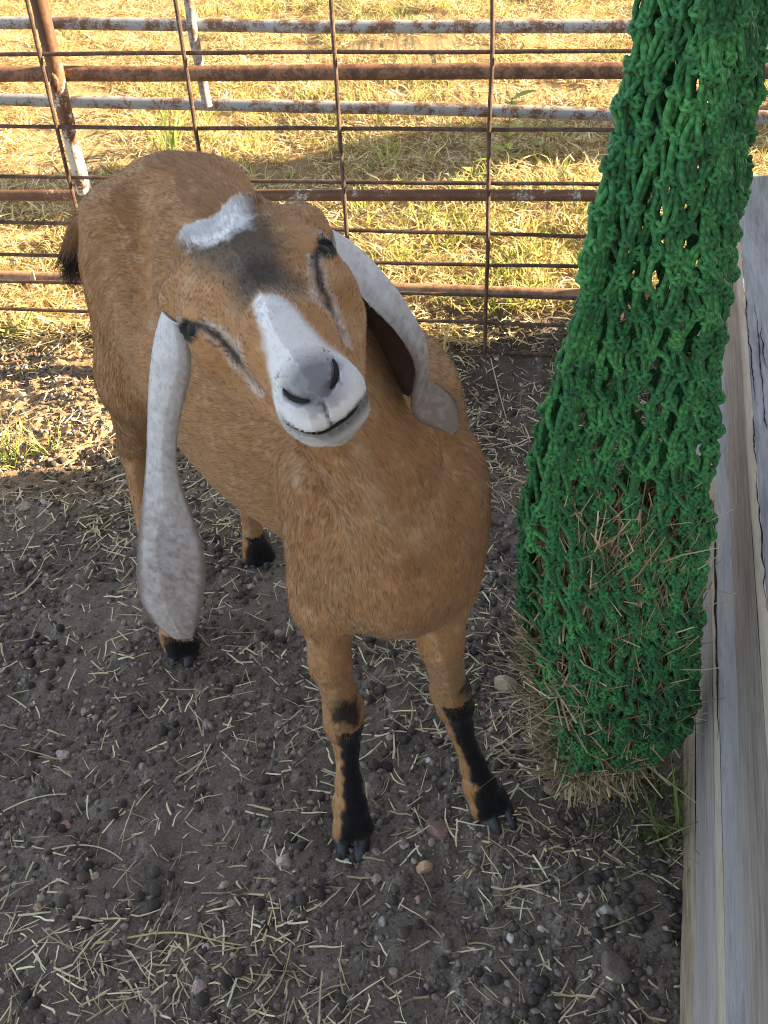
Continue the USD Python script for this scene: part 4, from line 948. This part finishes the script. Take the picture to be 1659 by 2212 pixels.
for k in range(5):
    mm = trimesh.creation.icosphere(2); v = mm.vertices * [1, 0.9 + 0.03 * k, 0.88]
    v *= 1 + 0.16 * (meshkit.fbm(v * 1.3 + k, 2, k)[:, None] - 0.5); v[:, 0] += 0.12 * np.clip(v[:, 0], 0, 1) ** 2 * (k % 2)
    DV.append((v, mm.faces))
firsts = {}
for q in dp[:290]:
    k = int(rl.integers(5)); s = rl.uniform(0.0040, 0.0058)
    path = path_for('goat_dropping'); x = UsdGeom.Xform.Define(stage, path)
    x.AddTranslateOp().Set(Gf.Vec3d(float(q[0]), float(q[1]), float(zg(q[0], q[1]) + s * 0.60)))
    x.AddRotateXYZOp().Set(Gf.Vec3f(float(rl.uniform(-40, 40)), float(rl.uniform(-40, 40)), float(rl.uniform(0, 360)))); x.AddScaleOp().Set(Gf.Vec3f(*(s * rl.uniform(0.9, 1.12, 3)).tolist()))
    if k in firsts: x.GetPrim().GetReferences().AddInternalReference(firsts[k]); x.GetPrim().SetInstanceable(True)
    else:
        usdkit.mesh(stage, path + '/pellet', DV[k], drop_m, smooth=True); 
        firsts[k] = path
    tag(x, 'small round dark goat dropping lying on the soil of the pen', 'dropping', 'goat droppings on the soil')
# stones, each its own
ST = [(1093, 1470, 27, 0.9, (0.30, 0.23, 0.16), 'angular tan stone on the soil at the edge of the hay net'), (613, 1856, 23, 0.85, (0.33, 0.29, 0.24), 'squarish grey-tan stone on the soil before the near hoof'), (916, 1858, 20, 1.0, (0.42, 0.28, 0.18), 'rounded orange-tan stone on the soil between and before the front hooves'),
      (873, 1810, 12, 0.9, (0.36, 0.32, 0.30), 'small round grey stone between the two front hooves'), (945, 1776, 34, 0.45, (0.20, 0.125, 0.105), 'flat reddish sliver of stone between the front hooves'), (1192, 1702, 22, 0.6, (0.22, 0.15, 0.12), 'brown stone touching the bottom corner of the hay net'), (130, 1622, 19, 0.8, (0.36, 0.34, 0.31), 'pale grey stone on bare soil near the picture edge'),
      (53, 1093, 16, 0.8, (0.30, 0.25, 0.19), 'yellowish stone just inside the shade by the sunlit soil'), (1330, 2092, 42, 0.75, (0.13, 0.10, 0.085), 'big brown earthy clod beside the timber'), (430, 2132, 19, 0.8, (0.33, 0.24, 0.22), 'pinkish stone at the bottom of the open soil'), (177, 1523, 11, 0.8, (0.36, 0.29, 0.21), 'small tan stone below the droppings cluster'), (76, 1951, 13, 0.8, (0.32, 0.22, 0.16), 'small rusty stone left of the long green stalk'),
      (540, 1262, 11, 0.8, (0.33, 0.25, 0.18), 'small tan stone under the belly of the goat'), (600, 1545, 12, 0.7, (0.30, 0.24, 0.21), 'small brownish stone between the ear and the foreleg'), (849, 2085, 13, 0.9, (0.36, 0.25, 0.21), 'small pink stone below the centre of the soil'), (1170, 1995, 10, 0.8, (0.50, 0.47, 0.42), 'small whitish pebble amid straw right of centre'),
      (700, 2010, 18, 0.7, (0.15, 0.125, 0.115), 'dark lumpy stone right of the long green stalk'), (1308, 1968, 16, 0.8, (0.32, 0.31, 0.28), 'greyish pebble among the droppings beside the arched stem'), (985, 1785 + 10, 9, 0.8, (0.32, 0.24, 0.2), 'tiny brown stone next to the reddish sliver'), (1063, 1776, 11, 0.7, (0.34, 0.25, 0.15), 'tan pebble at the toe of the far hoof'), (745, 1843, 9, 0.8, (0.42, 0.43, 0.45), 'bluish white pebble at the toe of the near hoof'), (185, 1003, 10, 0.8, (0.32, 0.22, 0.15), 'sunlit brown stone beside the hind leg'), (45, 845, 17, 0.8, (0.38, 0.28, 0.2), 'sunlit pinkish stone on the bright soil strip'), (690, 1440, 7, 0.8, (0.33, 0.3, 0.28), 'grey pebble beside the straight pale stalk'), (1255, 1935, 9, .8, (0.45, 0.42, 0.38), 'white chip of stone near the net end of the soil'), (840, 1580, 9, .8, (.36, .3, .26), 'light pebble between the cannon bones of the forelegs')]
for k, (u, v, r_, sq, col, lab) in enumerate(ST):
    q = at(u, v); d = prj(q)[2]; s = r_ * d / FPX
    vv, ff = rock(300 + k, 3, (1, 0.85, sq * 0.75), 0.35, 9)
    a = rl.uniform(0, 6.28); Rz = np.array([[math.cos(a), -math.sin(a), 0], [math.sin(a), math.cos(a), 0], [0, 0, 1]])
    vv = (vv * s) @ Rz.T + [q[0], q[1], zg(q[0], q[1]) + s * sq * 0.28]
    cc = np.array(col) * (0.75 + 0.5 * meshkit.fbm(vv * 120, 3, k))[:, None]
    tag(obj('stone', (vv, ff), stone_m, smooth=35, color=cc), lab, 'stone')
# gravel
NG = 1500
pg_ = pen_points(NG, rl, clump(8, 71, 0.3, 0.6)); gs = 0.0016 + 0.0042 * rl.random(NG) ** 2.4
pr = []
for k, c in enumerate([(0.20, 0.175, 0.155), (0.33, 0.27, 0.21), (0.45, 0.42, 0.39), (0.30, 0.20, 0.16), (0.15, 0.12, 0.10)]):
    v, f = rock(70 + k, 2, (1, 0.85, 0.65), 0.4, 6); pr.append(((v, f), stone_m, np.tile(c, (len(v), 1)), 35))
instancer('gravel', pr, np.c_[pg_, zg(pg_[:, 0], pg_[:, 1]) + gs * 0.25], rquat(NG, rl), gs[:, None] * rl.uniform(0.8, 1.2, (NG, 3)), rl.choice(5, NG, p=[.34, .2, .12, .14, .2]), 'little brown and grey pebbles scattered over the soil', 'gravel')
# ================================================================ grass
grass_m = straw_mat('grass_blade', 0.55, 0.38)
def tuft(seed, n, rad, hgt, lean, cols, width=0.0016, flat=False):
    """a clump of bent tapering blades, each two or three quads long"""
    r = np.random.default_rng(seed)
    a = r.uniform(0, 2 * np.pi, n); rr = rad * np.sqrt(r.random(n))
    base = np.stack([rr * np.cos(a), rr * np.sin(a), 0 * a], 1)
    da = r.uniform(0, 2 * np.pi, n) if flat else a + r.normal(0, 0.9, n)
    out = np.stack([np.cos(da), np.sin(da), 0 * a], 1)
    L = hgt * r.uniform(0.5, 1.25, n); ln = lean * r.uniform(0.5, 1.3, n)
    t = np.array([0, 0.4, 0.75, 1.0])
    P = base[:, None] + out[:, None] * (L[:, None] * ln[:, None] * t ** 1.5)[..., None]
    P[..., 2] += (L[:, None] * np.sqrt(np.clip(1 - np.clip(ln, 0, .985) ** 2, 0.03, 1))[:, None] * (t - 0.25 * ln[:, None] * t ** 2))
    if flat: P[..., 2] = np.abs(P[..., 2]) * 0.55 + r.uniform(0, 0.012, n)[:, None]
    P += r.normal(0, 0.0025, P.shape) * t[None, :, None]
    sd = np.stack([-np.sin(da + r.normal(0, .8, n)), np.cos(da + r.normal(0, .8, n)), r.normal(0, .4, n)], 1); sd = unit(sd)
    w = width * r.uniform(0.6, 1.3, n)[:, None] * np.array([0.8, 1.0, 0.75, 0.12])
    V = np.stack([P - sd[:, None] * w[..., None] / 2, P + sd[:, None] * w[..., None] / 2], 2).reshape(-1, 3)
    q = np.array([[2 * k, 2 * k + 1, 2 * k + 3, 2 * k + 2] for k in range(3)])[None] + (np.arange(n) * 8)[:, None, None]
    c = np.array(cols)[r.integers(len(cols), size=n)] * r.uniform(0.7, 1.25, (n, 1))
    return (V, q.reshape(-1, 4)), grass_m, np.repeat(np.clip(c, 0.01, 0.9), 8, 0), False
DRY = [(0.62, 0.49, 0.23), (0.74, 0.63, 0.36), (0.52, 0.38, 0.17), (0.24, 0.155, 0.075), (0.82, 0.74, 0.50), (0.34, 0.23, 0.10), (0.70, 0.60, 0.30)]
GRN = [(0.24, 0.30, 0.06), (0.32, 0.36, 0.09), (0.40, 0.41, 0.13), (0.19, 0.25, 0.05)]
YEL = [(0.46, 0.44, 0.13), (0.55, 0.47, 0.18), (0.34, 0.36, 0.09)]
def field(n, r, dens, y0=1.2, y1=5.6):
    out = []
    while sum(map(len, out)) < n:
        y = y0 + (y1 - y0) * r.random(6000) ** 1.25; x = r.uniform(-1.0, 1.0, 6000) * (0.75 + 0.42 * y)
        ok = (beyond(x, y) > -0.02 + 0.10 * sstep(x, 0.05, 0.3)) & (r.random(6000) < dens(x, y)) & (((x - T0[0]) * TN[0] + (y - T0[1]) * TN[1] < 0.0) | (y > 1.55))
        out.append(np.stack([x[ok], y[ok]], 1))
    return np.vstack(out)[:n]
rg = np.random.default_rng(123)
ND = 7500
pd_ = field(ND, rg, lambda x, y: 0.35 + 0.65 * sstep(meshkit.fbm(np.stack([x * 4, y * 4, 0 * x], -1), 3, 51), 0.3, 0.6))
instancer('dry_grass', [tuft(500 + k, 34, 0.035, 0.040, 0.90, DRY, 0.0022, True) for k in range(6)], np.c_[pd_, zg(pd_[:, 0], pd_[:, 1]) - 0.001], zquat(rg.uniform(0, 6.28, ND)), rg.uniform(0.7, 1.35, (ND, 1)) * np.ones((1, 3)), rg.integers(0, 6, ND), 'dry yellow trampled grass covering the paddock beyond the fence', 'grass')
NGR = 2500
gd = lambda x, y: np.clip(0.04 + 0.45 * sstep(x, -0.1, 0.3) * np.exp(-((beyond(x, y) - 0.35) / 0.35) ** 2) + 0.7 * sstep(meshkit.fbm(np.stack([x * 2.6, y * 2.6, 0 * x], -1), 3, 61), 0.46, 0.62) + 0.5 * np.exp(-((beyond(x, y) - 0.3) / 0.22) ** 2), 0, 1)
pgn = field(NGR, rg, gd, 1.2, 5.2)
instancer('green_grass', [tuft(520 + k, 14, 0.02, 0.042, 0.65, GRN + YEL, 0.0028) for k in range(5)] + [tuft(530 + k, 14, 0.02, 0.045, 0.7, YEL + DRY[:2], 0.0026) for k in range(3)], np.c_[pgn, zg(pgn[:, 0], pgn[:, 1]) - 0.001], zquat(rg.uniform(0, 6.28, NGR)), rg.uniform(0.55, 1.25, (NGR, 1)) * np.ones((1, 3)), rg.integers(0, 8, NGR), 'thin green and yellow-green grass growing through the dry grass', 'grass')
# tufts that stand alone
def lone(uv, n, rad, h, lean, cols, label, name='grass_tuft', w=0.002, cat='grass tuft'):
    q = at(*uv); me, ma, co, sm = tuft(int(uv[0] * 7 + uv[1]), n, rad, h, lean, cols, w)
    tag(obj(name, (me[0] + [q[0], q[1], zg(q[0], q[1]) - 0.001], me[1]), ma, smooth=False, color=co), label, cat)
LUSH = [(0.13, 0.20, 0.05), (0.19, 0.26, 0.07), (0.10, 0.16, 0.04)]
lone((25, 985), 46, 0.016, 0.075, 0.6, LUSH + YEL, 'bright green tuft at the picture edge on sunlit soil')
lone((105, 965), 26, 0.014, 0.055, 0.7, YEL + LUSH, 'yellow-green tuft beside the brighter one on sunlit soil')
lone((1440, 1770), 90, 0.035, 0.060, 0.85, LUSH + [(0.26, 0.28, 0.11)], 'grey-green tuft on the soil where net meets timber', w=0.0015)
lone((1470, 1830), 60, 0.022, 0.060, 0.8, LUSH, 'small dark tuft against the side of the lower timber', w=0.0016)
lone((365, 322), 22, 0.03, 0.13, 0.5, [(0.27, 0.36, 0.10), (0.38, 0.45, 0.16)], 'tall green blades standing right behind the back of the goat', w=0.0045)
lone((845, 385), 14, 0.02, 0.10, 0.4, [(0.30, 0.38, 0.10), (0.46, 0.44, 0.16)], 'thin upright tuft in the shadow band near the middle rod', w=0.003)
lone((330, 1010), 18, 0.010, 0.045, 0.5, YEL, 'short yellow tuft right beside the hind leg')
def weed(uv, n, h, label):
    q = at(*uv); q[2] = zg(q[0], q[1]); r = np.random.default_rng(int(uv[0])); root = thing('leafy_weed', label, 'weed')
    tip = q + [0.01, 0, h]; st = smooth_path([q, q + [0.004, 0.0, h * .5], tip], 6)
    v, f = tube(st, 0.0014, 6); obj('stem', (v, f), grass_m, root, color=np.tile((0.25, 0.30, 0.09), (len(v), 1)))
    for k in range(n):
        t = (k + 0.8) / n; b0 = q + (tip - q) * t; a = k * 2.4 + r.normal(0, .3); d = np.array([math.cos(a), math.sin(a), 0.55]); d = unit(d); L = h * r.uniform(.35, .55); sd = unit(np.cross(d, [0, 0, 1.0]))
        tt = np.linspace(0, 1, 6); wd = np.sin(tt ** 0.8 * np.pi) * L * 0.16 + 0.0003
        mid = b0 + d * (L * tt)[:, None] - np.array([0, 0, 1.0]) * (tt ** 2 * L * .35)[:, None]
        V = np.stack([mid - sd * wd[:, None], mid - [0, 0, .0008], mid + sd * wd[:, None]], 1).reshape(-1, 3)
        F_ = np.array([[3 * i + j, 3 * i + j + 1, 3 * i + j + 4, 3 * i + j + 3] for i in range(5) for j in (0, 1)])
        obj('leaf', (V, F_), grass_m, root, smooth=True, color=np.tile(np.array((0.33, 0.38, 0.10)) * r.uniform(.75, 1.2), (len(V), 1)))
weed((1090, 390), 9, 0.13, 'leafy green weed standing alone right of the third upright rod')
weed((1170, 380), 8, 0.09, 'low broad-leaved weed just left of the hay net in shadow')
weed((1010, 470), 9, 0.08, 'leafy green weed behind the rusted middle pipe')
